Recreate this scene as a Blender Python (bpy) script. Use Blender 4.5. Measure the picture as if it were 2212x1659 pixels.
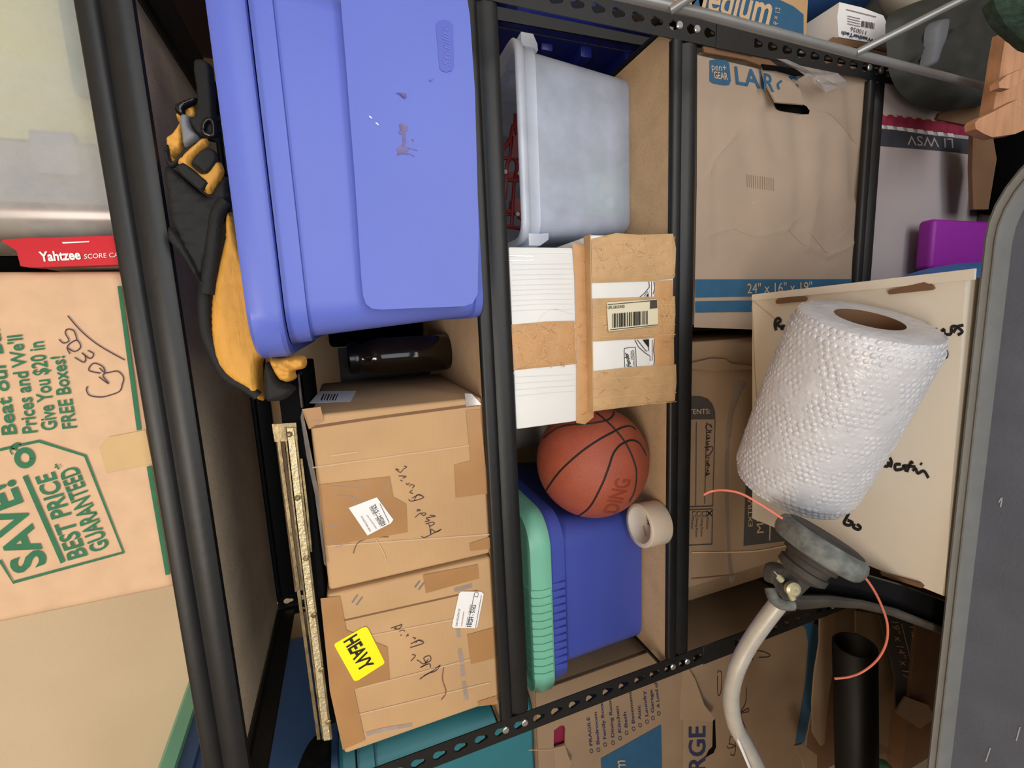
import bpy, bmesh, math, random
from mathutils import Vector, Matrix, geometry, noise
random.seed(7)
S = bpy.context.scene
for o in list(bpy.data.objects): bpy.data.objects.remove(o)
COL = S.collection
# ---------------------------------------------------------------- camera (phone held sideways: image left is up)
CAM = Vector((0.75781412, -0.69672979, 1.58016103))
RX = Vector((-0.0441924, -0.3496429, -0.9358402))      # image right
DN = Vector((-0.98798226, -0.1235876, 0.09282871))     # image down
FW = Vector((-0.14811514, 0.92869583, -0.33997934))    # view direction
FOC, CX, CY = 966.11, 1106.0, 829.5
cd = bpy.data.cameras.new('camera'); cam = bpy.data.objects.new('camera', cd); COL.objects.link(cam)
cd.sensor_fit = 'HORIZONTAL'; cd.sensor_width = 36; cd.lens = 36 * FOC / 2212; cd.clip_start = .01
cam.matrix_world = Matrix(((RX.x, -DN.x, -FW.x, CAM.x), (RX.y, -DN.y, -FW.y, CAM.y), (RX.z, -DN.z, -FW.z, CAM.z), (0, 0, 0, 1)))
S.camera = cam
# ---------------------------------------------------------------- world, lights, exposure
S.view_settings.view_transform = 'Standard'; S.view_settings.look = 'None'
S.view_settings.exposure = -0.24; S.view_settings.gamma = 1; S.view_settings.use_curve_mapping = False
w = bpy.data.worlds.new('world'); S.world = w; w.use_nodes = True
w.node_tree.nodes['Background'].inputs[0].default_value = (.75, .85, 1, 1)
w.node_tree.nodes['Background'].inputs[1].default_value = .16
def area(name, loc, target, size, sy, power, col):
    l = bpy.data.lights.new(name, 'AREA'); l.shape = 'RECTANGLE'; l.size = size; l.size_y = sy; l.energy = power; l.color = col
    o = bpy.data.objects.new(name, l); COL.objects.link(o); o.location = loc
    o.rotation_euler = (Vector(target) - Vector(loc)).to_track_quat('-Z', 'Y').to_euler(); return o
area('daylight_from_garage_door', (1.4, -2.5, 1.45), (.75, 0, 1.25), 2.4, 1.2, 31, (.90, .95, 1))
area('added_low_fill', (1.1, -2.3, .36), (.6, .25, 1.75), 2.4, .65, 30, (1, .95, .88))  # added fill near the floor to brighten shelf undersides; no known source there
area('ceiling_lamp_light', (.1, -1.95, 2.62), (.3, 0, 1.5), 1.1, .4, 34, (1, .91, .80))
# ---------------------------------------------------------------- photograph geometry -> place
def ray(u, v): return RX * ((u - CX) / FOC) + DN * ((v - CY) / FOC) + FW
def on(u, v, **k):
    (a, val), = k.items(); i = 'xyz'.index(a); d = ray(u, v); return CAM + d * ((val - CAM[i]) / d[i])
def dep(u, v, d): return CAM + ray(u, v) * d
def cz(x0, y0, s, pts): return [(x0 + a / s, y0 + b / s) for a, b in pts]
class Plane:
    def __init__(s, o, n): s.o = Vector(o); s.n = Vector(n).normalized()
    def P(s, p, off=0):
        d = ray(*p); q = CAM + d * ((s.o - CAM).dot(s.n) / d.dot(s.n)); return q + s.n * off
def PY(y): return Plane((0, y, 0), (0, -1, 0))
class Ball:
    def __init__(s, c, r): s.c = Vector(c); s.r = r
    def P(s, p, off=0):
        d = ray(*p).normalized(); b = d.dot(s.c - CAM); h = b * b - ((s.c - CAM).length_squared - s.r ** 2)
        q = CAM + d * (b - math.sqrt(max(h, 0))); return s.c + (q - s.c).normalized() * (s.r + off)
# ---------------------------------------------------------------- materials
def lin(c): return tuple((x / 255 / 12.92 if x / 255 < .04045 else ((x / 255 + .055) / 1.055) ** 2.4) for x in c) + (1,)
def mat(name, c, rough=.6, var=.12, vs=12, bump=0, bs=60, metal=0, wave=None, speck=None, alpha=1, trans=0, spec=.5, stretch=None, sheen=0):
    m = bpy.data.materials.new(name); m.use_nodes = True; nt = m.node_tree; N = nt.nodes; L = nt.links
    b = N['Principled BSDF']; b.inputs['Roughness'].default_value = rough; b.inputs['Metallic'].default_value = metal
    b.inputs['Specular IOR Level'].default_value = spec
    if sheen: b.inputs['Sheen Weight'].default_value = sheen
    tc = N.new('ShaderNodeTexCoord'); src = tc.outputs['Object']
    if stretch:
        mp = N.new('ShaderNodeMapping'); mp.inputs['Scale'].default_value = stretch; L.new(src, mp.inputs[0]); src = mp.outputs[0]
    n = N.new('ShaderNodeTexNoise'); n.inputs['Scale'].default_value = vs; n.inputs['Detail'].default_value = 5; L.new(src, n.inputs['Vector'])
    c1 = lin(c); r = N.new('ShaderNodeValToRGB')
    r.color_ramp.elements[0].position = .3; r.color_ramp.elements[1].position = .7
    r.color_ramp.elements[0].color = tuple(x * (1 - var) for x in c1[:3]) + (1,); r.color_ramp.elements[1].color = tuple(min(1, x * (1 + var)) for x in c1[:3]) + (1,)
    L.new(n.outputs['Fac'], r.inputs[0]); out = r.outputs[0]
    if speck:
        sc, amt, scol = speck
        v = N.new('ShaderNodeTexNoise'); v.inputs['Scale'].default_value = sc; v.inputs['Detail'].default_value = 3; L.new(src, v.inputs['Vector'])
        r2 = N.new('ShaderNodeValToRGB'); r2.color_ramp.elements[0].position = .52; r2.color_ramp.elements[1].position = .72
        r2.color_ramp.elements[0].color = (0, 0, 0, 1); r2.color_ramp.elements[1].color = (amt,) * 3 + (1,); L.new(v.outputs['Fac'], r2.inputs[0])
        mx = N.new('ShaderNodeMix'); mx.data_type = 'RGBA'; mx.inputs['B'].default_value = lin(scol); L.new(r2.outputs[0], mx.inputs['Factor']); L.new(out, mx.inputs['A']); out = mx.outputs['Result']
    L.new(out, b.inputs['Base Color'])
    h = None
    if bump:
        n2 = N.new('ShaderNodeTexNoise'); n2.inputs['Scale'].default_value = bs; n2.inputs['Detail'].default_value = 4; L.new(src, n2.inputs['Vector'])
        bp = N.new('ShaderNodeBump'); bp.inputs['Strength'].default_value = bump; bp.inputs['Distance'].default_value = .004; L.new(n2.outputs['Fac'], bp.inputs['Height']); h = bp
    if wave:
        ax, sc, st = wave
        wv = N.new('ShaderNodeTexWave'); wv.bands_direction = ax; wv.inputs['Scale'].default_value = sc; wv.inputs['Distortion'].default_value = 1.5; L.new(tc.outputs['Object'], wv.inputs['Vector'])
        b2 = N.new('ShaderNodeBump'); b2.inputs['Strength'].default_value = st; b2.inputs['Distance'].default_value = .002; L.new(wv.outputs['Fac'], b2.inputs['Height'])
        if h: L.new(h.outputs[0], b2.inputs['Normal'])
        h = b2
    if h: L.new(h.outputs[0], b.inputs['Normal'])
    if trans: b.inputs['Transmission Weight'].default_value = trans
    if alpha < 1: b.inputs['Alpha'].default_value = alpha
    return m
K = dict(
 steel=mat('black_painted_steel', (20, 21, 23), .45, .2, 30, .06, 90),
 chip=mat('particle_board', (196, 166, 130), .75, .10, 18, .08, 200, speck=(330, .32, (128, 100, 76))),
 chipu=mat('board_underside_baked_bounce', (238, 217, 190), .8, .08, 18, .08, 200, speck=(260, .4, (150, 120, 90))),  # underside colour lightened to stand in for bounce light from below
 zinc=mat('zinc_rivet', (215, 217, 218), .28, .05, metal=.9),
 masktape=mat('olive_tan_tape', (194, 160, 106), .5, .06, 20, .1, 60),
 card=mat('tan_cardboard', (190, 154, 112), .8, .07, 9, .10, 25, wave=('Z', 34, .04)),
 cardx=mat('tan_cardboard_upright_flutes', (196, 157, 111), .8, .08, 10, .14, 22, wave=('X', 34, .12)),
 games=mat('pale_orange_cardboard', (212, 176, 142), .75, .06, 40, .05, 30, stretch=(1, 1, 1)),
 kraft=mat('grey_brown_cardboard', (164, 146, 130), .8, .06, 7, .5, 14),
 kraftd=mat('dull_brown_cardboard', (152, 127, 102), .82, .08, 8, .12, 20),
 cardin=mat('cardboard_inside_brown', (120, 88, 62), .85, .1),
 tapeb=mat('brown_packing_tape', (170, 128, 84), .32, .08, 14, .15, 30),
 paper=mat('brown_paper_tape', (198, 162, 118), .55, .10, 20, .5, 34),
 paperd=mat('orange_paper_tape', (198, 152, 104), .55, .08, 20, .3, 34),
 fiber=mat('tape_fiber_thread', (216, 180, 132), .5, .04),
 white=mat('white_cardboard', (232, 234, 234), .7, .03, 12, .15, 26, wave=('X', 24, .05)),
 cream=mat('cream_cardboard', (222, 213, 198), .75, .03, 6, .12, 10),
 label=mat('white_label_paper', (238, 238, 240), .45, .02),
 labely=mat('aged_label_paper', (228, 222, 196), .5, .03),
 yellow=mat('fluorescent_yellow_label', (250, 238, 20), .5, .02),
 black=mat('black_ink', (22, 20, 20), .6, 0),
 purpleink=mat('purple_marker_ink', (62, 34, 52), .6, 0),
 green=mat('green_print_ink', (38, 108, 74), .7, .1, 60),
 bluep=mat('blue_print_ink', (38, 88, 124), .7, .08, 40),
 navyp=mat('navy_print_ink', (42, 52, 88), .7, .1, 40),
 slate=mat('slate_print_ink', (72, 68, 66), .75, .08, 40),
 slated=mat('dark_slate_print', (62, 64, 74), .75, .1, 40),
 crimson=mat('crimson_print', (150, 40, 70), .7, .3, 50),
 kprint=mat('bare_card_lettering', (200, 170, 136), .8, .03),
 tote2=mat('blue_tote_logo_plastic', (82, 97, 194), .5, .03),
 tote=mat('blue_tote_plastic', (94, 111, 204), .42, .03, 5, .05, 220),
 toted=mat('deep_blue_plastic', (68, 84, 176), .45, .04, 5, .05, 220),
 mint=mat('mint_green_plastic', (122, 192, 166), .4, .04),
 teal=mat('teal_plastic', (46, 118, 130), .45, .05),
 navy=mat('navy_plastic', (56, 88, 134), .5, .06),
 navyb=mat('dark_blue_plastic', (30, 38, 120), .4, .06),
 purple=mat('purple_plastic', (156, 36, 172), .5, .03),
 sky=mat('sky_blue_plastic', (62, 116, 190), .45, .05),
 gtote=mat('grey_plastic', (120, 122, 122), .5, .08, 30, .12, 260),
 gtoteb=mat('slate_grey_plastic', (90, 96, 110), .48, .10, 20, .12, 260),
 scuff=mat('pale_scuff', (168, 174, 182), .6, .1),
 stain=mat('brown_stain', (112, 104, 158), .7, .25, 90),
 red=mat('red_enamel', (140, 30, 34), .35, .08),
 redp=mat('red_glossy_card', (196, 26, 44), .3, .05),
 brass=mat('aged_brass', (150, 132, 98), .34, .45, 50, .12, 160, metal=.7),
 hammered=mat('hammered_brass', (196, 182, 146), .36, .2, 90, .5, 230, metal=.45),
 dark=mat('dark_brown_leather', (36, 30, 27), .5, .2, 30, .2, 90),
 gold=mat('gold_nylon_cloth', (214, 156, 66), .65, .08, 9, .7, 26, stretch=(1, 1, 5)),
 web=mat('black_nylon_webbing', (17, 18, 20), .75, .2, 40, .25, 240),
 greyf=mat('grey_cloth', (120, 122, 128), .7, .1),
 shiny=mat('black_glossy_plastic', (14, 14, 16), .2, .1),
 amber=mat('dark_amber_glass', (30, 20, 12), .08, .2),
 pale=mat('off_white_plastic', (206, 200, 184), .5, .05),
 ball=mat('orange_brown_leather', (166, 82, 60), .5, .07, 30, .35, 420),
 ballb=mat('basketball_channel', (26, 24, 24), .6, .1),
 ballt=mat('basketball_lettering', (142, 62, 42), .5, .05),
 yellbox=mat('pale_yellow_box', (226, 226, 182), .6, .05), tealbox=mat('pale_teal_box', (70, 130, 138), .6, .05), slatebox=mat('pale_slate_box', (140, 152, 182), .6, .1),
 bag=mat('dark_maroon_filler', (38, 16, 22), .9, .2),
 crease=mat('tape_crease', (172, 128, 82), .5, .05),
 kraftl=mat('light_card_crease', (184, 166, 148), .8, .03),
 flute=mat('white_card_flute_line', (220, 222, 224), .7, .02),
 sback=mat('pinkish_grey_carton', (182, 173, 176), .8, .04, 6, .1, 10),
 masking=mat('frosted_tape_roll', (214, 200, 184), .35, .04),
 core=mat('cardboard_core_white', (226, 220, 214), .6, .03),
 alu=mat('white_enamel_tube', (198, 194, 186), .34, .08, 40, .05, 80, metal=.35),
 rubber=mat('dusty_grey_rubber', (104, 108, 106), .7, .42, 70, .5, 90),
 grime=mat('grimy_black_plastic', (58, 54, 50), .75, .35, 30, .4, 60),
 line=mat('orange_trimmer_line', (216, 118, 96), .4, .05),
 brassn=mat('yellowed_steel', (190, 182, 150), .4, .1, metal=.3),
 cedar=mat('cedar_wood', (198, 146, 110), .65, .16, 6, .15, 40, stretch=(2, 12, 12)),
 turf=mat('dark_green_turf', (52, 76, 62), .9, .35, 60, .9, 90),
 olive=mat('dark_olive_plastic', (44, 46, 42), .6, .1),
 gcloth=mat('grey_vinyl', (96, 100, 108), .6, .1),
 chrome=mat('dull_grey_tube', (150, 152, 154), .35, .08, metal=.5),
 wall=mat('tan_painted_drywall', (232, 210, 178), .85, .03, 4, .1, 200, speck=(300, .12, (170, 146, 112))),
 concrete=mat('concrete_floor', (150, 145, 138), .85, .15, 4, .2, 60),
 void=mat('black_cloth', (12, 12, 13), .95, .1, spec=.08),  # also colours the painted shade of holes and the added dark fillers
 pipe=mat('black_pipe', (13, 13, 14), .5, .1),
 maroon=mat('maroon_cloth', (128, 22, 54), .7, .1),
 toygreen=mat('pale_green_toy', (120, 196, 150), .5, .05), toyslate=mat('slate_toy_heap', (130, 146, 162), .6, .35, 30),
 ggreen=mat('green_plastic_toy', (60, 130, 96), .5, .1),
 yell=mat('yellow_print', (224, 206, 120), .6, .05),
)
def clearmat(name, col, op, rough=.25, gloss=.06):
    m = bpy.data.materials.new(name); m.use_nodes = True; nt = m.node_tree; N = nt.nodes; L = nt.links; N.clear()
    o = N.new('ShaderNodeOutputMaterial'); d = N.new('ShaderNodeBsdfDiffuse'); d.inputs[0].default_value = lin(col)
    tl = N.new('ShaderNodeBsdfTranslucent'); tl.inputs[0].default_value = lin(col); t = N.new('ShaderNodeBsdfTransparent'); g = N.new('ShaderNodeBsdfGlossy'); g.inputs['Roughness'].default_value = rough
    a = N.new('ShaderNodeMixShader'); a.inputs[0].default_value = .35; L.new(d.outputs[0], a.inputs[1]); L.new(tl.outputs[0], a.inputs[2])
    b = N.new('ShaderNodeMixShader'); L.new(t.outputs[0], b.inputs[1]); L.new(a.outputs[0], b.inputs[2])
    tc = N.new('ShaderNodeTexCoord'); n = N.new('ShaderNodeTexNoise'); n.inputs['Scale'].default_value = 16; n.inputs['Detail'].default_value = 6; L.new(tc.outputs['Object'], n.inputs[0])
    mr = N.new('ShaderNodeMapRange'); mr.inputs[1].default_value = .3; mr.inputs[2].default_value = .7; mr.inputs[3].default_value = op - .14; mr.inputs[4].default_value = op + .14; L.new(n.outputs['Fac'], mr.inputs[0]); L.new(mr.outputs[0], b.inputs[0])
    c = N.new('ShaderNodeMixShader'); c.inputs[0].default_value = gloss; L.new(b.outputs[0], c.inputs[1]); L.new(g.outputs[0], c.inputs[2]); L.new(c.outputs[0], o.inputs[0]); return m
K['frost'] = clearmat('frosted_clear_plastic', (226, 236, 255), .60)
K['frostr'] = clearmat('frosted_plastic_rim', (234, 241, 255), .9)
K['frosty'] = clearmat('milky_clear_plastic', (220, 220, 214), .42)
K['film2'] = clearmat('thin_clear_tape', (240, 240, 244), .17, .08, .25)
K['film'] = clearmat('clear_tape_film', (240, 240, 246), .42, .10, .34)
# bubble wrap: clear film with a bubble bump
K['bubble'] = mat('bubble_wrap', (204, 206, 213), .26, .06, 40, .35, 110, spec=.6)
# ---------------------------------------------------------------- mesh helpers
FONT = {}
def glyphs(s, bold=0, shear=0, space=1):
    k = (s, bold, shear, space)
    if k in FONT: return FONT[k]
    c = bpy.data.curves.new('t', 'FONT'); c.body = s; c.offset = bold; c.shear = shear; c.space_character = space; c.resolution_u = 3
    o = bpy.data.objects.new('t', c); COL.objects.link(o); dg = bpy.context.evaluated_depsgraph_get()
    me = bpy.data.meshes.new_from_object(o.evaluated_get(dg)); vs = [(v.co.x, v.co.y) for v in me.vertices]; fs = [tuple(p.vertices) for p in me.polygons]
    bpy.data.objects.remove(o); bpy.data.curves.remove(c); bpy.data.meshes.remove(me)
    x0 = min(v[0] for v in vs); x1 = max(v[0] for v in vs)
    FONT[k] = ([((a - x0) / (x1 - x0), b / .7) for a, b in vs], fs); return FONT[k]
def catmull(p, n=6, closed=False):
    if len(p) < 3: return [Vector(q) for q in p]
    p = [Vector(q) for q in p]; o = []; m = len(p); R = range(m if closed else m - 1)
    for i in R:
        g = lambda j: p[j % m] if closed else p[max(0, min(m - 1, j))]
        a, b, c, d = g(i - 1), g(i), g(i + 1), g(i + 2)
        for k in range(n):
            t = k / n; o.append(.5 * ((2 * b) + (c - a) * t + (2 * a - 5 * b + 4 * c - d) * t * t + (3 * b - a - 3 * c + d) * t ** 3))
    if not closed: o.append(p[-1])
    return o
class MB:
    def __init__(s): s.v = []; s.f = []; s.m = []; s.mats = []; s.sm = []
    def mi(s, m):
        m = K[m] if isinstance(m, str) else m
        if m not in s.mats: s.mats.append(m)
        return s.mats.index(m)
    def add(s, vs, fs, m, smooth=False):
        b = len(s.v); i = s.mi(m); s.v += [Vector(q) for q in vs]
        for f in fs: s.f.append([b + k for k in f]); s.m.append(i); s.sm.append(smooth)
        return s
    def poly(s, pts, m): return s.add(pts, [list(range(len(pts)))], m)
    def bm(s, bm, m, smooth=False, M=None):
        bm.verts.index_update(); vs = [(M @ v.co if M else v.co.copy()) for v in bm.verts]; fs = [[v.index for v in f.verts] for f in bm.faces]; bm.free(); return s.add(vs, fs, m, smooth)
    def box(s, x0, x1, y0, y1, z0, z1, m, bev=.0, seg=2, M=None):
        bm = bmesh.new(); bmesh.ops.create_cube(bm, size=1)
        for v in bm.verts: v.co = Vector((x0 + (v.co.x + .5) * (x1 - x0), y0 + (v.co.y + .5) * (y1 - y0), z0 + (v.co.z + .5) * (z1 - z0)))
        if bev: bmesh.ops.bevel(bm, geom=list(bm.edges), offset=bev, segments=seg, affect='EDGES', profile=.5)
        return s.bm(bm, m, False, M)
    def loft(s, rings, m, cap=(True, True), smooth=True, closed=True):
        n = len(rings[0]); vs = [p for r in rings for p in r]; fs = []
        for i in range(len(rings) - 1):
            for j in range(n if closed else n - 1):
                k = (j + 1) % n; fs.append([i * n + j, i * n + k, (i + 1) * n + k, (i + 1) * n + j])
        s.add(vs, fs, m, smooth)
        if cap[0]: s.add(rings[0], [list(range(n))[::-1]], m)
        if cap[1]: s.add(rings[-1], [list(range(n))], m)
        return s
    def tube(s, pts, r, m, n=10, caps=True, rs=None, flat=None):
        pts = [Vector(p) for p in pts]; rings = []; up = None
        for i, p in enumerate(pts):
            t = (pts[min(i + 1, len(pts) - 1)] - pts[max(i - 1, 0)]).normalized()
            if up is None: up = t.orthogonal().normalized() if flat is None else Vector(flat)
            a = (up - t * up.dot(t)).normalized(); b = t.cross(a); up = a; rr = rs[i] if rs else r
            ra, rb = rr if isinstance(rr, tuple) else (rr, rr)
            rings.append([p + a * ra * math.cos(2 * math.pi * k / n) + b * rb * math.sin(2 * math.pi * k / n) for k in range(n)])
        return s.loft(rings, m, (caps, caps))
    def lathe(s, prof, m, c=(0, 0, 0), axis=(0, 0, 1), n=32, cap=(True, True)):
        ax = Vector(axis).normalized(); a = ax.orthogonal().normalized(); b = ax.cross(a); c = Vector(c)
        return s.loft([[c + ax * h + (a * math.cos(2 * math.pi * k / n) + b * math.sin(2 * math.pi * k / n)) * r for k in range(n)] for r, h in prof], m, cap)
    def slab(s, pts, th, m, n=None):                       # polygon given thickness along its normal
        pts = [Vector(p) for p in pts]
        if n is None: n = (pts[1] - pts[0]).cross(pts[2] - pts[0]).normalized()
        n = Vector(n); q = [p + n * th for p in pts]; k = len(pts)
        return s.add(pts + q, [list(range(k))[::-1], list(range(k, 2 * k))] + [[i, (i + 1) % k, k + (i + 1) % k, k + i] for i in range(k)], m)
    # --- flat print and lettering that lies on a surface
    def print_poly(s, F, px, m, off=.0006): return s.poly([F.P(p, off) for p in px], m)
    def stroke(s, F, px, wd, m, off=.0008, smooth=True, closed=False):
        p = catmull([(a, b, 0) for a, b in px], 5, closed) if smooth else [Vector((a, b, 0)) for a, b in px]
        if closed and p: p = p + [p[0], p[1]]
        L, R = [], []
        for i in range(len(p)):
            t = (p[min(i + 1, len(p) - 1)] - p[max(i - 1, 0)]); t = t.normalized() if t.length else Vector((1, 0, 0))
            nn = Vector((-t.y, t.x, 0)) * wd / 2; L.append(F.P((p[i] + nn).xy, off)); R.append(F.P((p[i] - nn).xy, off))
        k = len(p); return s.add(L + R, [[i, i + 1, k + i + 1, k + i] for i in range(k - 1)], m)
    def text(s, F, t, p0, p1, p2, m, off=.0007, bold=0, shear=0, space=1):
        vs, fs = glyphs(t, bold, shear, space)
        if isinstance(F, Ball):
            g = bmesh.new(); gv = [g.verts.new((x, y, 0)) for x, y in vs]
            for f in fs: g.faces.new([gv[k] for k in f])
            bmesh.ops.triangulate(g, faces=g.faces[:])
            for _ in range(3): bmesh.ops.subdivide_edges(g, edges=[e for e in g.edges if (e.verts[0].co - e.verts[1].co).length > .12], cuts=1)
            bmesh.ops.triangulate(g, faces=g.faces[:]); g.verts.index_update(); vs = [(v.co.x, v.co.y) for v in g.verts]; fs = [[v.index for v in f.verts] for f in g.faces]; g.free()
        p0, p1, p2 = Vector(p0), Vector(p1), Vector(p2); a = p1 - p0; b = p2 - p0
        return s.add([F.P(p0 + a * x + b * y, off) for x, y in vs], fs, m)
    def pillow(s, F, outline, th, m, rim=None, back=True, step=None, off=0, wr=0, sharp=False):   # soft padded shape with a puffed front
        o = catmull([(a, b, 0) for a, b in outline], 4, True); o = [p.xy for p in o]
        if sharp: q = [Vector(p) for p in outline]; o = [q[i].lerp(q[(i + 1) % len(q)], k / 6) for i in range(len(q)) for k in range(6)]
        n = len(o)
        xs = [p.x for p in o]; ys = [p.y for p in o]; step = step or max(4, math.sqrt((max(xs) - min(xs)) * (max(ys) - min(ys))) / 22)
        def sd(q, a, b):
            e = b - a; t = max(0, min(1, (q - a).dot(e) / max(e.length_squared, 1e-9))); return (q - a - e * t).length
        def dist(q): return min(sd(q, o[i], o[(i + 1) % n]) for i in range(n))
        pts = list(o); y = min(ys) + step / 2; r = 0
        while y < max(ys):
            x = min(xs) + (step / 2 if r % 2 else 0)
            while x < max(xs):
                q = Vector((x, y)); ins = False; j = n - 1
                for i in range(n):
                    if (o[i].y > y) != (o[j].y > y) and x < (o[j].x - o[i].x) * (y - o[i].y) / (o[j].y - o[i].y) + o[i].x: ins = not ins
                    j = i
                if ins and dist(q) > step * .5: pts.append(q)
                x += step
            y += step; r += 1
        R = geometry.delaunay_2d_cdt(pts, [(i, (i + 1) % n) for i in range(n)], [], 1, 1e-4); V, Fc = R[0], R[2]
        ds = [dist(q) for q in V]; rim = rim or max(ds); top = []
        for q, d in zip(V, ds):
            t = min(1, d / rim); h = th * math.sqrt(max(0, 1 - (1 - t) ** 2))
            if wr: h += wr * noise.noise(Vector((q.x * .035, q.y * .09, 3))) * t
            top.append(F.P(q, off + h))
        s.add(top, [list(f) for f in Fc], m, True)
        if back: s.add([F.P(q, off - .5 * th * math.sqrt(max(0, 1 - (1 - min(1, d / rim)) ** 2))) for q, d in zip(V, ds)], [list(f)[::-1] for f in Fc], m, True)
        return s
    def build(s, name, parent=None, loc=(0, 0, 0), recalc=True):
        me = bpy.data.meshes.new(name); l = Vector(loc)
        me.from_pydata([v - l for v in s.v], [], s.f)
        for m in s.mats: me.materials.append(m)
        for p, i, sm in zip(me.polygons, s.m, s.sm): p.material_index = i; p.use_smooth = True
        me.validate(); me.update(); me.set_sharp_from_angle(angle=math.radians(80 if all(s.sm) else 38))
        o = bpy.data.objects.new(name, me); COL.objects.link(o); o.location = l
        if parent: o.parent = parent; o.location = (0, 0, 0)
        return o
def rrect(cx, cy, hx, hy, r, z, n=6):
    o = []
    for (sx, sy, a0) in ((1, 1, 0), (-1, 1, 90), (-1, -1, 180), (1, -1, 270)):
        for k in range(n + 1):
            a = math.radians(a0 + 90 * k / n); o.append(Vector((cx + sx * (hx - r) + r * math.cos(a), cy + sy * (hy - r) + r * math.sin(a), z)))
    return o
class Thing:
    def __init__(s, name, label, cat, loc=(0, 0, 0), group=None):
        s.r = bpy.data.objects.new(name, None); COL.objects.link(s.r); s.r.location = loc; s.l = Vector(loc); s.r.empty_display_size = .05
        s.r['label'] = label; s.r['category'] = cat
        if group: s.r['group'] = group
    def part(s, name, mb, parent=None, label=None):
        o = mb.build(name, None, s.l); o.parent = parent or s.r; o.location = (0, 0, 0)
        if label: o['label'] = label
        return o
def single(name, label, cat, mb, loc=(0, 0, 0), group=None):
    o = mb.build(name, None, loc); o['label'] = label; o['category'] = cat
    if group: o['group'] = group
    return o
def struct(name, mb): o = mb.build(name); o['kind'] = 'structure'; return o
def holed(outline, holes, th, place):                     # flat panel with real holes: 2D fill, then placed by place(x, y, t)
    c = bpy.data.curves.new('h', 'CURVE'); c.dimensions = '2D'; c.fill_mode = 'BOTH'; c.extrude = th / 2
    for pl in [outline] + holes:
        sp = c.splines.new('POLY'); sp.points.add(len(pl) - 1); sp.use_cyclic_u = True
        for p, q in zip(sp.points, pl): p.co = (q[0], q[1], 0, 1)
    o = bpy.data.objects.new('h', c); COL.objects.link(o); dg = bpy.context.evaluated_depsgraph_get(); me = bpy.data.meshes.new_from_object(o.evaluated_get(dg))
    vs = [place(v.co.x, v.co.y, v.co.z) for v in me.vertices]; fs = [tuple(p.vertices) for p in me.polygons]
    bpy.data.objects.remove(o); bpy.data.curves.remove(c); bpy.data.meshes.remove(me); return vs, fs
# ---------------------------------------------------------------- the setting
Z1, Z2, Z3, Z4 = 1.832, 1.375, .999, .485                  # board tops
XL, XR, YB = -.022, 1.264, .61
m = MB(); m.box(-2.4, 3.4, -3.4, .82, -.05, 0, 'concrete'); struct('floor', m)
m = MB(); m.box(-2.4, 3.4, .72, .8, 0, 2.75, 'wall')
struct('wall_back', m)
m = MB(); m.box(-2.4, 3.4, -3.4, .8, 2.75, 2.8, 'wall'); struct('ceiling', m)
m = MB(); m.box(-2.45, -2.4, -3.4, .8, 0, 2.75, 'wall'); struct('wall_left', m)
m = MB(); m.box(3.4, 3.45, -3.4, .8, 0, 2.75, 'wall'); struct('wall_right', m)
# ---------------------------------------------------------------- black boltless shelving
unit = Thing('shelving_unit', 'black steel shelving unit with particle board shelves filling the view', 'shelf', (.62, .3, 0))
def keyhole(cx, cz):
    o = []
    for k in range(13):
        a = math.radians(-40 + 260 * k / 12); o.append((cx + .0082 * math.cos(a), cz + .004 + .0082 * math.sin(a)))
    for k in range(7):
        a = math.radians(200 + 140 * k / 6); o.append((cx + .0045 * math.cos(a), cz - .0085 + .0045 * math.sin(a)))
    return o
ZT = 1.90
HZ = [1.53 - .0381 * k for k in range(-9, 40)]
BEAMS = ((Z1, -8), (Z2, 4), (Z3, 14), (Z4, 27))
def post(xc, side, yf, sy):
    vs, fs = holed([(xc - .021, 0), (xc + .021, 0), (xc + .021, ZT), (xc - .021, ZT)], [keyhole(xc, z) for z in HZ], .002, lambda a, b, t: (a, yf + t, b))
    p = MB(); p.add(vs, fs, 'steel'); xo = xc + side * .021
    vs, fs = holed([(yf + (0 if sy > 0 else -.038), 0), (yf + (.038 if sy > 0 else 0), 0), (yf + (.038 if sy > 0 else 0), ZT), (yf + (0 if sy > 0 else -.038), ZT)], [keyhole(yf + sy * .021, z) for z in HZ], .002, lambda a, b, t: (xo + t, a, b))
    p.add(vs, fs, 'steel')
    o = unit.part('post', p)
    if sy > 0:
        for zt, k in BEAMS:
            for j in (k, k + 1):
                r = MB(); zz = 1.53 - .0381 * j - .009; r.lathe([(.0066, 0), (.0066, .0022), (.0052, .0036)], 'zinc', (xc + .001, yf - .001, zz), (0, -1, 0), 16); unit.part('rivet', r, o)
        s = MB(); zz = 1.53 - .0381 * 16.4; s.box(xc - .0225, xc + .0225, yf - .0025, yf - .0012, zz - .09, zz, 'steel', .0005, 1); unit.part('splice_plate', s, o)
post(.001, -1, 0, 1); post(1.243, 1, 0, 1); post(.001, -1, YB, -1); post(1.243, 1, YB, -1)
PROF = [(.002, .0012), (-.004, .0012), (-.0075, -.0005), (-.009, -.003), (-.009, -.015), (-.0075, -.0195), (-.003, -.0225), (-.0045, -.027), (-.0072, -.033), (-.0078, -.042), (-.0068, -.0495), (-.004, -.0545), (.003, -.056), (.003, -.0535), (-.001, -.052), (-.003, -.047), (-.002, -.022), (.004, -.018), (.004, -.0125), (.002, -.010)]
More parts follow.
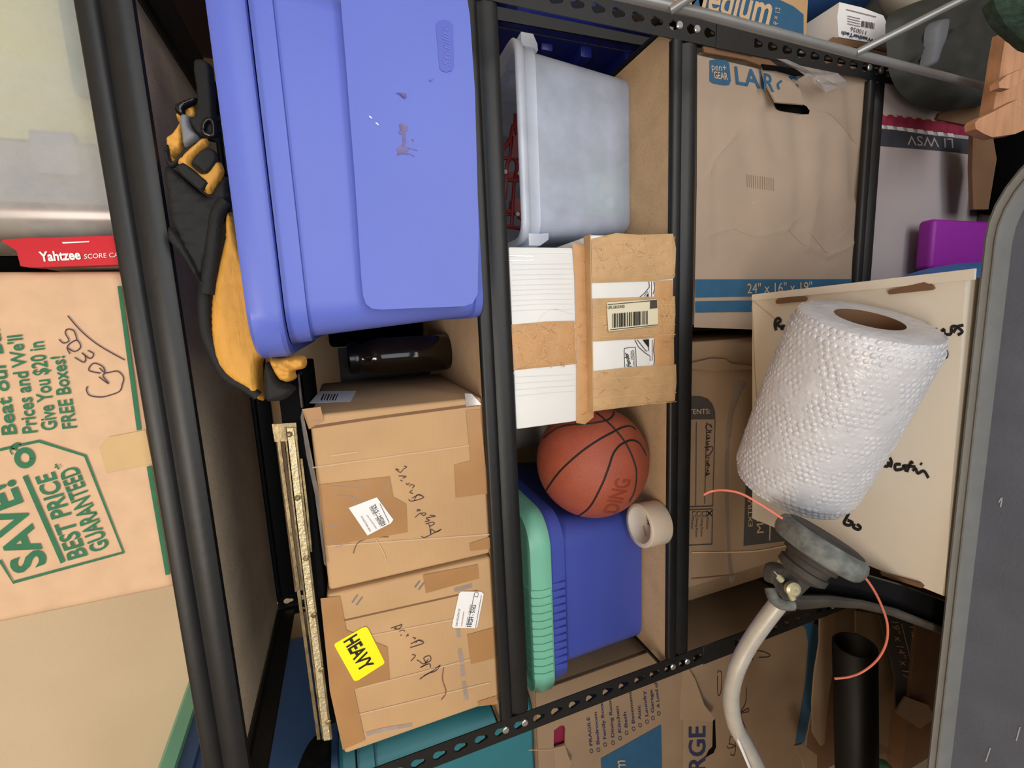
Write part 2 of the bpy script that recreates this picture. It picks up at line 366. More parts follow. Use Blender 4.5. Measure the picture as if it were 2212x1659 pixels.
for zt, k in BEAMS:
    f = MB(); f.loft([[Vector((x, y + .0072, zt + z)) for y, z in PROF] for x in (.0225, 1.2215)], 'steel', smooth=False); unit.part('shelf_beam', f)
    f = MB(); f.loft([[Vector((x, YB - y - .0072, zt + z)) for y, z in PROF] for x in (.0225, 1.2215)], 'steel', smooth=False); unit.part('shelf_beam', f)
    for xo, sg in ((-.017, 1), (1.261, -1)):
        f = MB(); f.loft([[Vector((xo + sg * (y + .009), yy, zt + z)) for y, z in PROF] for yy in (.03, YB - .03)], 'steel', smooth=False); unit.part('side_beam', f)
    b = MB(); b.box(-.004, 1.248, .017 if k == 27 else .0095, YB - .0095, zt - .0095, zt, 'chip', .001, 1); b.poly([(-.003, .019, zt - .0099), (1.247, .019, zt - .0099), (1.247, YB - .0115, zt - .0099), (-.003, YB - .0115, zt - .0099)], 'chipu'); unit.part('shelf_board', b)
def carton(t, x0, x1, y0, y1, z0, z1, m, bev=.005):
    b = MB(); b.box(x0, x1, y0, y1, z0, z1, m, bev, 2); return b
# ================================================================ TOP SHELF
g = lambda *p: cz(0, 840, 3.95, p); g2 = lambda *p: cz(0, 420, 3.95, p)
F = PY(.020)
t = Thing('moving_box', 'pale moving box with green price tag print and handwritten Games', 'box', (.62, .2, Z1))
b = MB(); b.box(.400, .838, .021, .44, Z1, 2.26, 'games', .012, 3)
b.stroke(F, g((0, 1460), (115, 1650), (1055, 1395), (730, 570), (335, 445), (180, 478), (0, 520)), 6, 'green', smooth=False)
b.stroke(F, g((215, 740), (540, 1480)), 11, 'green', smooth=False)
b.stroke(F, [(54 + 16.5 * math.cos(a * .4488), 989 + 16.5 * math.sin(a * .4488)) for a in range(14)], 12, 'green', closed=True)
b.stroke(F, g((150, 520), (100, 500), (140, 465), (185, 475)), 4, 'green'); b.stroke(F, g((110, 560), (90, 520), (150, 500)), 3, 'green')
tx = lambda s, *p, **k: b.text(F, s, *p, 'green', **k)
tx('SAVE!', *g((400, 1490), (110, 770), (130, 1590)), bold=.03); tx('BEST PRICE', *g((745, 1420), (460, 705), (585, 1465)), bold=.025)
tx('GUARANTEED', *g((935, 1350), (655, 650), (785, 1405)), bold=.025); tx('*', *g((590, 655), (560, 610), (490, 690)), bold=.03)
tx('Beat our Bundle', (36.7, 937.5), (-14, 640), (5, 940), bold=.02); tx("Prices and We'll", (81, 933.7), (47, 722.5), (49.5, 937), bold=.02)
tx('Give You $20 in', (124, 927), (93.7, 736.5), (91, 931), bold=.02); tx('FREE Boxes!', (166, 923.5), (139, 768), (135.5, 927), bold=.02)
b.print_poly(F, [(254, 618), (263, 618), (306, 928), (296, 930)], 'green'); b.print_poly(F, [(317, 1008), (328, 1006), (368, 1240), (358, 1242)], 'green')
for q in (((580, 1035), (700, 1170), (850, 1290), (1065, 1412)), ((505, 1235), (545, 1268), (590, 1245), (560, 1185), (575, 1150), (625, 1158), (645, 1190), (660, 1245)),
          ((580, 1310), (640, 1340), (690, 1300), (660, 1245), (600, 1270), (575, 1310), (600, 1360)), ((640, 1390), (720, 1432), (730, 1380), (700, 1350), (770, 1400), (800, 1360), (750, 1330)),
          ((860, 1525), (760, 1500), (800, 1440), (880, 1470), (895, 1520), (850, 1480)), ((845, 1555), (930, 1615), (880, 1540), (950, 1515), (1010, 1510), (1055, 1560), (1045, 1620), (1020, 1680), (930, 1715), (860, 1728), (770, 1715), (740, 1670), (750, 1635))):
    b.stroke(F, g2(*q), 2.6, 'purpleink')
t.part('box_body', b)
p = MB(); p.slab([F.P(q, .001) for q in g((855, 495), (930, 410), (1245, 350), (1300, 635), (915, 715))], .0006, 'masktape'); t.part('packing_tape', p)
# clear bin of games, red score cards, dark game box
t = Thing('clear_storage_bin', 'milky clear plastic bin of games next to red score card pack', 'bin', (1.1, .3, Z1))
def binwalls(b, x0, x1, y0, y1, z0, z1, m, tp=.02, r=.03, th=.002):
    cx, cy, hx, hy = (x0 + x1) / 2, (y0 + y1) / 2, (x1 - x0) / 2, (y1 - y0) / 2
    o = [rrect(cx, cy, hx - tp, hy - tp, r, z0), rrect(cx, cy, hx, hy, r, z1)]
    i = [rrect(cx, cy, hx - th, hy - th, r - th, z1), rrect(cx, cy, hx - tp - th, hy - tp - th, r - th, z0 + th)]
    return b.loft(o + i, m)
b = MB(); binwalls(b, .880, 1.235, .03, .46, Z1 + .001, 2.2, 'frosty', .005, .03); t.part('bin_body', b)
b = MB(); b.loft([rrect(1.0575, .245, .182, .222, .035, 2.201), rrect(1.0575, .245, .186, .226, .04, 2.215), rrect(1.0575, .245, .17, .21, .04, 2.23)], 'frostr'); t.part('lid', b)
for nm, lab, bx, mm in (('game_box', 'pale yellow game box showing through milky bin', (1.0, 1.215, .06, .35, Z1 + .006, 2.10), 'yellbox'), ('game_box', 'teal game box showing through milky bin along black shelf beam', (1.05, 1.218, .038, .055, Z1 + .006, 1.862), 'tealbox'),
                        ('game_box', 'small slate blue game box showing as a patch through milky bin', (.955, 1.005, .037, .05, 1.868, 1.912), 'slatebox'), ('game_box', 'blue grey game box showing through milky bin near red score card pack', (.925, .998, .06, .3, Z1 + .006, 2.10), 'slatebox'), ('game_box', 'thin red game box glimpsed through milky bin beside red score card pack', (.902, .916, .04, .3, Z1 + .006, 2.05), 'red')):
    single(nm, lab, 'game', MB().box(*bx, mm, .003), ((bx[0] + bx[1]) / 2, .2, bx[4]), 'games inside the milky bin')
t = Thing('score_card_pack', 'red pack of score cards wedged between milky bin and pale Games box', 'card pack', (.86, .06, Z1))
F = PY(.012); b = MB()
b.slab([F.P(q) for q in g2((10, 395), (40, 385), (250, 372), (960, 352), (1000, 350), (1040, 600), (990, 600), (300, 622), (175, 612), (140, 480))], .016, 'redp', (0, 1, 0))
F2 = PY(.0115); b.text(F2, 'Yahtzee', *g2((345, 572), (695, 552), (330, 492)), 'white', bold=.03); b.text(F2, 'SCORE CARDS', *g2((722, 550), (1130, 527), (720, 510)), 'white')
b.print_poly(F2, g2((530, 408), (765, 398), (762, 408), (540, 420)), 'white'); t.part('card_backing', b)
b = MB(); b.box(.846, .874, .0285, .13, Z1, 1.935, 'white', .001); t.part('card_pad', b)
single('game_box', 'black game box standing behind red score card pack', 'game', MB().box(.842, .872, .14, .42, Z1, 2.08, 'void', .002), (.857, .2, Z1))
# ================================================================ SECOND SHELF
# big blue tote
t = Thing('storage_tote', 'large periwinkle blue lidded tote with brown smudges', 'tote', (.965, .23, Z2))
cx, cy = .9655, .245
def ring(hx, hy, r, z, dy=0): return rrect(cx, cy + dy, hx, hy, r, z, 8)
b = MB(); b.loft([ring(.196, .270, .03, 1.3755), ring(.205, .279, .035, 1.378), ring(.207, .281, .035, 1.390), ring(.203, .277, .035, 1.392), ring(.222, .298, .045, 1.622), ring(.2285, .3045, .05, 1.623), ring(.231, .307, .05, 1.648)], 'tote', smooth=False)
FT = Plane((0, cy - .296, 1.60), (0, -1, .09))
# raised front panel
def panel(px, th, m='tote'): b.slab([FT.P(q, -.012) for q in px], th, m, FT.n)
pp = [(735, -16), (748, 140), (768, 400), (781, 600), (785, 640), (791, 657), (804, 667), (825, 669), (1000, 662), (1020, 655), (1030, 635), (1032, 500), (1024, 200), (1013, 40), (1008, 8), (998, -8), (980, -16)]
panel(pp, .0185)
pp2 = [(940 + (957 - 957), 60), (944, 54), (957, 50), (970, 53), (976, 62), (979, 150), (975, 159), (964, 162), (953, 160), (948, 152)]
body = b
b.slab([FT.P(q, .0062) for q in pp2], .0012, 'tote2', FT.n)
b.text(FT, 'Sterilite', (971, 150), (966, 62), (955, 151), 'tote', off=.0080, shear=.4)
for q in (((2060, 1085), (2095, 1070), (2125, 1085), (2135, 1120), (2115, 1150), (2110, 1175), (2080, 1165), (2055, 1150), (2070, 1120)), ((2040, 1285), (2075, 1262), (2110, 1265), (2135, 1285), (2150, 1295), (2120, 1310), (2135, 1335), (2085, 1330), (2045, 1342), (2050, 1310)), ((2090, 1175), (2112, 1180), (2118, 1220), (2105, 1262), (2085, 1258), (2092, 1220)), ((2165, 1205), (2185, 1210), (2180, 1225))):
    b.poly([FT.P(p.xy, .0072) for p in catmull([(x, y, 0) for x, y in cz(340, 0, 3.95, q)], 4, True)], 'stain')
b.stroke(FT, cz(340, 0, 3.95, [(2130, 1275), (2200, 1295), (2215, 1300)]), 1.6, 'stain', .0072); b.stroke(FT, cz(340, 0, 3.95, [(2130, 1320), (2190, 1350)]), 1.6, 'stain', .0072)
for q in ((798, 256), (812, 270), (574, 264)): b.stroke(FT, [q, (q[0] + 6, q[1] + 5)], 2.5, 'label', .0073)
b.stroke(FT, cz(900, 0, 3.95, [(105, 700), (118, 712), (132, 690)]), 3, 'tote', .0082)
t.part('tote_body', b)
b = MB(); b.loft([ring(.232, .308, .055, 1.6495), ring(.2445, .3205, .06, 1.6500), ring(.2475, .3235, .06, 1.655), ring(.2475, .3235, .06, 1.684), ring(.244, .320, .06, 1.6885), ring(.225, .30, .055, 1.6895), ring(.222, .297, .055, 1.684), ring(.19, .265, .05, 1.684)], 'tote', smooth=False); t.part('lid', b)
bug = single('dried_leaf_scrap', 'tiny dried leaf scrap stuck to front of large periwinkle tote', 'debris', MB().pillow(Plane(FT.P((870, 205), .0085), FT.n), cz(340, 0, 3.95, [(2030, 790), (2085, 795), (2115, 800), (2120, 835), (2090, 825), (2070, 805)]), .003, 'stain', step=2), tuple(FT.P((870, 205), .008)))
# gold and black padded vest
t = Thing('padded_vest', 'gold and black padded nylon vest draped over large periwinkle blue tote', 'vest', (.85, .05, 1.70))
c5 = lambda *p: cz(340, 190, 3.687, p)
FV = PY(.02); FW_ = PY(.0)
t.part('gold_panel', MB().pillow(FV, [(492, 470), (490, 520), (481, 560), (470, 610), (463, 650), (461, 690), (464, 745), (474, 785), (497, 815), (532, 838), (550, 852), (571, 864), (569, 810), (572, 775), (606, 770), (600, 700), (565, 620), (535, 540), (508, 460)], .035, 'gold', rim=22, wr=.003, step=7))
t.part('gold_panel', MB().pillow(PY(-.004), cz(540, 700, 4.254, [(190, 320), (255, 480), (350, 530), (430, 490), (420, 430), (500, 405), (525, 350), (490, 290), (300, 300)]), .03, 'gold', rim=14, wr=.008))
t.part('black_panel', MB().pillow(FW_, c5((65, 630), (160, 665), (400, 870), (450, 820), (560, 690), (600, 850), (580, 1000), (540, 1060), (440, 1330), (400, 1500), (345, 1545), (300, 1480), (205, 1310), (122, 1080), (95, 900), (72, 760)), .016, 'web', rim=16, wr=.004))
t.part('black_panel', MB().pillow(PY(-.010), cz(540, 700, 4.254, [(150, 350), (130, 500), (150, 690), (260, 705), (350, 672), (425, 590), (370, 545), (285, 500), (215, 380)]), .025, 'web', rim=16))
sp = MB()
for r, q in ((7, ((540, 900), (480, 1000), (455, 1150), (430, 1350), (405, 1500), (392, 1640))),): sp.tube(catmull([PY(-.012).P(p) for p in c5(*q)], 6), .0085, 'web')
sp.tube(catmull([PY(-.005).P(p) for p in cz(340, 420, 3.95, [(430, 600), (400, 830), (395, 1000), (415, 1180), (470, 1330), (520, 1440), (600, 1560), (760, 1650), (860, 1720)])], 6), .007, 'web')
t.part('edge_piping', sp)
t.part('shoulder_strap', MB().pillow(PY(-.016), c5((90, 1112), (132, 1130), (215, 1250), (345, 1505), (385, 1545), (350, 1575), (290, 1480), (190, 1325), (110, 1235), (86, 1190)), .006, 'web', rim=6))
t.part('gold_panel', MB().pillow(PY(-.006), c5((165, 600), (365, 415), (405, 420), (402, 465), (280, 590), (300, 645), (390, 690), (480, 590), (530, 640), (520, 720), (425, 845), (340, 790), (210, 640)), .012, 'gold', rim=9))
for q in (((275, 585), (390, 480), (475, 520), (480, 590), (400, 690), (340, 650)), ((155, 655), (195, 600), (240, 615), (400, 745), (405, 775), (360, 825), (330, 815))):
    t.part('webbing_strap', MB().pillow(PY(-.016), c5(*q), .006, 'web', rim=6))
t.part('gold_panel', MB().pillow(PY(.02), c5((90, 440), (150, 375), (195, 300), (165, 260), (190, 225), (235, 225), (220, 180), (320, 125), (330, 260), (240, 330), (225, 480), (170, 560), (125, 590)), .018, 'gold', rim=10, wr=.005))
t.part('grey_pad', MB().pillow(PY(.004), c5((190, 240), (265, 228), (280, 330), (340, 405), (230, 480), (200, 380)), .012, 'greyf', rim=10))
t.part('webbing_strap', MB().pillow(PY(.0), c5((140, 160), (165, 130), (310, 80), (320, 125), (225, 175), (235, 225), (195, 230), (150, 190)), .008, 'shiny', rim=6))
t.part('webbing_strap', MB().pillow(PY(.006), c5((300, -180), (430, -180), (460, 0), (480, 300), (500, 430), (400, 420), (330, 390), (265, 290), (270, 250), (310, 235), (325, 80)), .014, 'web', rim=9))
t.part('webbing_strap', MB().pillow(PY(.0), c5((55, 500), (65, 465), (90, 460), (120, 590), (230, 480), (390, 405), (360, 440), (180, 600), (130, 640), (75, 610)), .006, 'web', rim=5))
t.part('buckle', MB().tube(catmull([PY(-.012).P(p) for p in c5((365, 330), (375, 280), (410, 250), (440, 270), (450, 340), (440, 380), (375, 360))], 5, True), .0028, 'shiny'))
single('added_dark_filler', 'added black block darkening the gap behind the dark amber jars', 'bag', MB().box(.70, .93, .56, .592, Z2, 1.62, 'void', .012, 3), (.82, .57, Z2))  # added black block, keeps the gap behind the jars dark
# two pergola cartons
def carton_front(): pass
FP = PY(.0095)
d = lambda *p: cz(500, 800, 3.95, p); e = lambda *p: cz(500, 1239, 3.95, p)
lb = lambda t, F, px, th=.0004, m='label': MB().slab([F.P(q, .0012) for q in px], th, m, F.n)
t = Thing('taped_carton', 'brown taped carton with handwriting and tilted white label, next to the HEAVY carton', 'box', (.49, .2, Z2))
b = MB(); b.box(.348, .628, .010, .40, Z2, 1.640, 'card', .006, 3)
for q in (((840, 730), (1080, 695)), ((690, 830), (2140, 625)), ((800, 1500), (2200, 1400))): b.stroke(FP, d(*q), 3, 'kprint', .0005)
b.stroke(FP, d((660, 490), (1200, 410), (2000, 305), (2110, 290)), 6, 'cardin', .0004)
for q in (((1620, 1415), (1650, 1425), (1730, 1385), (1790, 1355), (1745, 1380), (1705, 1355), (1700, 1395), (1690, 1330), (1680, 1310)), ((1690, 1330), (1730, 1310), (1720, 1295), (1690, 1300), (1655, 1310)), ((1650, 1290), (1690, 1280), (1660, 1260), (1740, 1245), (1690, 1235)), ((1640, 1240), (1660, 1225), (1640, 1215), (1620, 1225), (1640, 1240)), ((1565, 1255), (1600, 1225), (1620, 1215)), ((1580, 1200), (1610, 1195), (1595, 1185), (1580, 1195)),
          ((1510, 1100), (1540, 1115), (1640, 1085), (1590, 1060), (1570, 1085), (1560, 1110)), ((1540, 1090), (1600, 1060), (1630, 1075)), ((1550, 1050), (1520, 1040), (1545, 1020)), ((1540, 1005), (1560, 985), (1530, 975), (1520, 990)), ((1520, 960), (1500, 975), (1490, 960)), ((1440, 935), (1460, 945)), ((1425, 900), (1490, 905), (1460, 920)), ((1430, 850), (1400, 840), (1440, 870), (1470, 840), (1495, 825), (1470, 815))):
    b.stroke(FP, d(*q), 1.5, 'purpleink')
for q in (((830, 980), (900, 985), (1110, 1005)), ((900, 1060), (1060, 1075)), ((820, 1325), (900, 1330)), ((815, 1440), (880, 1450)), ((1100, 930), (1130, 1030)), ((1180, 920), (1170, 1000)), ((1340, 960), (1280, 1100)), ((1010, 1050), (1070, 1110), (1150, 1100)), ((890, 1505), (950, 1490)), ((660, 440), (760, 420))): b.stroke(FP, d(*q), 1.8, 'film', .0014)  # pale streaks painted as sheen highlights on the wrapping
b.print_poly(FP, d((1990, 195), (2050, 200), (2130, 290), (2000, 310)), 'film', .001)
b.stroke(FP, d((1040, 1560), (1080, 1470), (1200, 1425), (1340, 1420)), 2, 'cardin'); b.stroke(FP, d((1230, 1440), (1300, 1560), (1320, 1640)), 2.5, 'kprint')
body = t.part('carton_body', b)
for q in (((600, 330), (760, 310), (790, 430), (660, 500)), ((1900, 805), (2040, 770), (2000, 340), (2120, 330), (2190, 1050), (1915, 1085)), ((745, 975), (1350, 905), (1380, 1080), (1490, 1140), (1500, 1380), (800, 1500), (760, 1200)), ((2030, 1475), (2200, 1420), (2210, 1520), (2040, 1540))):
    t.part('packing_tape', MB().slab([FP.P(p, .0006) for p in d(*q)], .0003, 'tapeb', FP.n))
b = MB()
q3 = [d((1000, 1170), (1240, 1080), (1380, 1270), (1360, 1300), (1160, 1405))]
pts = [FP.P(p, o) for p, o in zip(q3[0], (.0015,) * 5)]; b.slab(pts, .0003, 'label', FP.n)
FLp = Plane(FP.P(q3[0][2], .0021), FP.n)
b.text(FLp, 'HIGH - 5162', *d((1320, 1310), (1225, 1140), (1295, 1325)), 'black', bold=.01); b.text(FLp, '2 BOXEZ   1 BOXEZ', *d((1285, 1325), (1190, 1160), (1268, 1335)), 'black'); b.text(FLp, 'OAK HOLLOW LN', *d((1192, 1370), (1115, 1240), (1178, 1378)), 'slate')
b.stroke(FLp, d((1290, 1328), (1194, 1158)), 1, 'black', .0009, False); b.stroke(FLp, d((1345, 1300), (1265, 1135)), 1, 'slate', .0009, False); b.text(FLp, 'THROUGHWAY KEY', *d((1245, 1350), (1160, 1230), (1235, 1355)), 'slate')
t.part('shipping_label', b, None, 'curled white printed label')
FR_ = Plane((.6285, 0, 0), (1, 0, 0))
b = MB(); b.slab([FR_.P(q, .0004) for q in [(668, 872), (690, 846), (770, 845), (757, 868)]], .0003, 'label', (1, 0, 0))
for k in range(6): b.stroke(FR_, [(700 + 6 * k, 852), (694 + 6 * k, 866)], 3 - k % 2, 'black', .001, False)
t.part('shipping_label', b)
t.part('stretch_film', MB().loft([[FP.P(p, .001) for p in d((605, 330), (590, 400), (640, 730), (710, 1050), (750, 1340), (790, 1650))], [FP.P(p, .008) for p in d((620, 400), (640, 480), (690, 730), (750, 1050), (775, 1340), (810, 1650))]], 'film', (0, 0), closed=False))
t = Thing('taped_carton', 'brown taped carton with yellow HEAVY sticker and white label', 'box', (.2, .2, Z2))
b = MB(); b.box(.055, .342, .010, .40, Z2, 1.645, 'card', .006, 3)
for q in (((960, 400), (2100, 145)), ((1080, 980), (2200, 690)), ((1090, 1200), (2200, 930)), ((980, 570), (1900, 390))): b.stroke(FP, e(*q), 3, 'cardin' if q[0][0] == 960 else 'kprint', .0005)
for q in (((1605, 900), (1680, 850), (1740, 830), (1780, 780), (1700, 840), (1640, 870)), ((1700, 800), (1690, 770), (1650, 780), (1610, 800), (1660, 770), (1640, 720), (1690, 700), (1700, 740), (1660, 760)), ((1600, 745), (1640, 770), (1680, 730)), ((1580, 735), (1600, 745)), ((1530, 745), (1570, 700), (1540, 690)), ((1525, 630), (1560, 620), (1640, 590), (1600, 565), (1570, 590)), ((1530, 600), (1590, 570), (1630, 580)), ((1545, 545), (1570, 550), (1560, 560)), ((1510, 520), (1490, 535)), ((1500, 515), (1510, 530)), ((1440, 520), (1450, 530)), ((1430, 490), (1460, 480), (1480, 490)), ((1410, 460), (1390, 470), (1430, 470), (1455, 435), (1420, 445), (1360, 465))):
    b.stroke(FP, e(*q), 1.5, 'purpleink')
for q in (((1930, 470), (1940, 540)), ((1945, 640), (1965, 760)), ((1965, 780), (1975, 880)), ((1980, 920), (2005, 1080)), ((1150, 1370), (1300, 1330), (1540, 1290)), ((1900, 140), (2050, 100))): b.stroke(FP, e(*q), 9, 'film', .0012)
for q in (((1075, 180), (1030, 245)), ((1115, 200), (1065, 268)), ((1605, 62), (1565, 115)), ((1640, 78), (1598, 135))): b.stroke(FP, e(*q), 3, 'zinc', .0012, False)
b.stroke(FP, e((1810, 800), (1800, 900), (1830, 1010), (1790, 1075)), 2, 'cardin')
t.part('carton_body', b)
for q in (((760, 210), (925, 190), (980, 480), (1330, 625), (1350, 900), (1045, 985), (1140, 1420), (950, 1500), (840, 1000)), ((1635, 10), (2100, -80), (2110, 40), (1660, 165)), ((2010, 520), (2230, 460), (2240, 720), (2045, 770)), ((2100, 1090), (2260, 1040), (2270, 1110), (2110, 1130))):
    t.part('packing_tape', MB().slab([FP.P(p, .0006) for p in e(*q)], .0003, 'tapeb', FP.n))
b = lb(t, FP, catmull([(a, c, 0) for a, c in e((885, 590), (1120, 455), (1150, 450), (1165, 465), (1300, 735), (1300, 765), (1075, 905), (1045, 905), (885, 620))], 1), .0004, 'yellow') if 0 else MB().slab([FP.P(p, .0012) for p in e((878, 610), (885, 590), (1120, 455), (1150, 450), (1168, 470), (1305, 745), (1300, 765), (1085, 903), (1055, 912), (1040, 900))], .0004, 'yellow', FP.n)
b.text(FP, 'HEAVY', *e((958, 572), (1108, 835), (1066, 505)), 'black', off=.0022, bold=.03); t.part('warning_sticker', b, None, 'yellow sticker reading HEAVY')
b = MB().slab([FP.P(p, .0012) for p in e((1880, 440), (1940, 165), (1960, 148), (2130, 150), (2150, 170), (2095, 450), (2075, 462), (1890, 458))], .0004, 'label', FP.n)
b.text(FP, 'HIGH - 5162', *e((2045, 450), (2085, 262), (2015, 448)), 'black', off=.0022, bold=.01); b.text(FP, '2 BOXEZ   1 BOXEZ', *e((2010, 450), (2050, 260), (1994, 448)), 'black', off=.0022); b.text(FP, 'OAK HOLLOW LN', *e((1925, 445), (1950, 298), (1908, 443)), 'slate', off=.0022)
b.stroke(FP, e((2012, 450), (2070, 165)), 1, 'black', .0022, False); b.stroke(FP, e((2068, 180), (2075, 155), (2105, 160), (2098, 195), (2070, 190)), 1, 'black', .0022, False); b.text(FP, 'THROUGHWAY', *e((1965, 447), (1985, 318), (1955, 445)), 'slate', off=.0022)
b.stroke(FP, e((2080, 455), (2130, 180)), 1, 'slate', .0022, False); t.part('shipping_label', b, None, 'white printed label')
# brass bound flat case lying on the cartons
t = Thing('flat_case', 'dark flat case with riveted brass edging lying along the two brown taped cartons', 'case', (.36, .15, 1.647))
zc = 1.6465
t.part('case_body', MB().box(.112, .69, .016, .34, zc, zc + .031, 'void', .004))
def strip(px, w_, y, m='brass', th=.003):
    FF = PY(y); mb = MB(); L, R = [], []
    p = [Vector((a, c, 0)) for a, c in px]
    for i in range(len(p)):
        tt = (p[min(i + 1, len(p) - 1)] - p[max(i - 1, 0)]).normalized(); nn = Vector((-tt.y, tt.x, 0)) * w_ / 2; L.append(FF.P((p[i] + nn).xy)); R.append(FF.P((p[i] - nn).xy))
    return mb.slab(L + R[::-1], th, m, (0, -1, 0))
t.part('brass_trim', strip([(599, 920), (619, 1075), (645, 1270), (689, 1592)], 7, .013, th=.005))
t.part('brass_trim', strip([(628, 922), (645, 1075), (668, 1270), (707, 1590)], 14, .013, 'hammered', th=.008))
t.part('brass_trim', strip([(616, 922), (633, 1075), (657, 1270), (698, 1590)], 3.5, .012, th=.0065))
t.part('brass_trim', strip([(638, 922), (655, 1075), (677, 1270), (716, 1590)], 4, .012, th=.0062))
t.part('brass_trim', strip([(651, 990), (663, 1090), (672, 1190)], 5, .011, th=.003))
t.part('brass_end_cap', MB().slab([PY(.0125).P(q) for q in [(588, 915), (640, 912), (644, 950), (594, 953)]], .004, 'brass', (0, -1, 0)))
for q in ((617, 938), (635, 1075), (653, 1205), (670, 1328), (686, 1445), (701, 1558)):
    c = PY(.006).P((q[0] + 8, q[1])); t.part('rivet', MB().lathe([(.0045, .001), (.0042, .0022), (.002, .0038)], 'brass', c, (0, -1, 0), 12))
t.part('handle', MB().box(.64, .69, .012, .05, 1.6465, 1.650, 'dark', .001))
# dark jars between tote and carton
for (x, y, lab) in ((.69, .25, 'dark amber glass jar in shadow between periwinkle tote and brown taped carton'), (.672, .42, 'farther dark amber glass jar, half hidden behind the nearer jar')):
    t = Thing('glass_jar', lab, 'jar', (x, y, Z2), 'dark amber jars')
    r = .038 if y < .3 else .034
    t.part('jar_body', MB().lathe([(r * .9, 0), (r, .006), (r, .14), (r * .85, .165), (r * .72, .175), (r * .72, .19)], 'amber', (x, y, Z2), n=28))
    t.part('jar_lid', MB().lathe([(r * .78, .183), (r * .8, .185), (r * .8, .2), (r * .7, .204)], 'shiny', (x, y, Z2), n=28))
single('darkened_sheet', 'narrow board coloured dark as shade behind the dark amber jars', 'cardboard', MB().box(.615, .70, .50, .506, Z2, 1.60, 'dark'), (.65, .563, Z2))  # sheet coloured dark so the gap reads as shade
# ================================================================ THIRD SHELF
t = Thing('clear_storage_bin', 'open frosted clear bin with red metal toys inside', 'bin', (1.07, .3, Z3))
cx, cy = 1.073, .345
def rr(hx, hy, r, z): return rrect(cx, cy, hx, hy, r, z, 6)
b = MB(); b.loft([rr(.146, .218, .02, Z3 + .001), rr(.151, .223, .03, Z3 + .006), rr(.166, .238, .03, 1.235), rr(.164, .236, .028, 1.235), rr(.149, .221, .028, Z3 + .008), rr(.144, .216, .02, Z3 + .003)], 'frost'); t.part('bin_body', b)
b = MB(); b.loft([rr(.1675, .2395, .03, 1.214), rr(.1685, .2405, .03, 1.238), rr(.176, .248, .035, 1.240), rr(.178, .25, .036, 1.252), rr(.174, .246, .034, 1.256), rr(.167, .239, .03, 1.254), rr(.165, .237, .028, 1.236), rr(.1655, .2375, .028, 1.214)], 'frostr', (0, 0)); t.part('rim', b)
for sx, z in ((1, 1.205), (-1, 1.195)):
    b = MB(); x0 = cx + sx * .167
    b.loft([[Vector((x0 + sx * dx, cy - .235 + dy, zz)) for dx, dy in ((-.006, 0), (.016, 0), (.017, .08), (-.006, .08))] for zz in (1.238, 1.215)] + [[Vector((x0 + sx * dx, cy - .232 + dy, z)) for dx, dy in ((-.008, 0), (.004, .002), (.004, .07), (-.008, .07))]], 'frostr', smooth=False); t.part('corner_handle', b)
# red enamel toy ladder trucks inside
def toy(lab, pts, seat, nuts):
    t = Thing('toy_tractor_frame', lab, 'toy', seat, 'red metal toys in the clear bin'); F3 = PY(.235)
    for q in pts: t.part('strut', MB().tube(catmull([F3.P(p) for p in cz(1070, 210, 4.95, q)], 4), .0042, 'red', 8))
    for q in nuts: t.part('nut', MB().lathe([(.005, 0), (.0045, .005)], 'brassn', F3.P(cz(1070, 210, 4.95, [q])[0], .004), (0, -1, 0), 10))
    return t, F3
t, F3 = toy('red metal toy frame with forked arms inside open frosted bin', (((215, 180), (210, 290), (190, 330)), ((190, 300), (170, 400), (165, 560), (160, 660)), ((215, 290), (225, 450), (205, 660)), ((160, 660), (125, 720), (115, 900), (100, 1090)), ((205, 660), (230, 740), (200, 950), (175, 1380)), ((40, 650), (260, 655)), ((60, 590), (165, 440)), ((50, 880), (280, 890))), (1.07, .24, Z3 + .01), ((95, 810), (245, 825)))
t.part('plate', MB().slab([F3.P(p) for p in cz(1070, 210, 4.95, [(185, 420), (235, 420), (235, 660), (160, 660)])], .006, 'red', (0, -1, 0)))
t.part('plate', MB().slab([F3.P(p) for p in cz(1070, 210, 4.95, [(95, 795), (270, 805), (270, 860), (95, 860)])], .01, 'red', (0, 1, 0)))
t, F3 = toy('red metal toy with blocky body inside open frosted bin near white carton', (((100, 1220), (300, 1260)), ((110, 1380), (320, 1410)), ((240, 1270), (310, 1330))), (.95, .24, Z3 + .01), ((225, 1258),))
t.part('toy_body', MB().slab([F3.P(p) for p in cz(1070, 210, 4.95, [(200, 1080), (330, 1080), (330, 1220), (185, 1230)])], .03, 'red', (0, 1, 0)))
t.part('plate', MB().slab([F3.P(p) for p in cz(1070, 210, 4.95, [(60, 1200), (180, 1200), (180, 1260), (60, 1260)])], .012, 'red', (0, 1, 0)))
b = MB(); b.box(.955, 1.035, .1325, .20, Z3 + .01, 1.10, 'toygreen', .002); b.box(.996, 1.016, .131, .1335, 1.045, 1.07, 'yell'); b.lathe([(.011, 0), (.011, .002)], 'white', (.98, .1325, 1.045), (0, -1, 0), 14)
single('toy_box', 'green toy with yellow mark showing through front of frosted bin', 'toy', b, (1.0, .2, Z3 + .01))
single('toy_bag', 'slate coloured bag of toys seen dimly through frosted bin', 'toy bag', MB().pillow(PY(.22), [(1175, 215), (1220, 190), (1285, 215), (1300, 290), (1280, 330), (1235, 350), (1195, 340), (1180, 280)], .05, 'toyslate', rim=40, wr=.04), (1.12, .22, Z3 + .01))
single('toy_box', 'mauve toy showing faintly through frosted bin near white carton', 'toy', MB().box(.935, .952, .140, .24, Z3 + .01, 1.17, 'maroon', .003), (.943, .2, Z3 + .01))
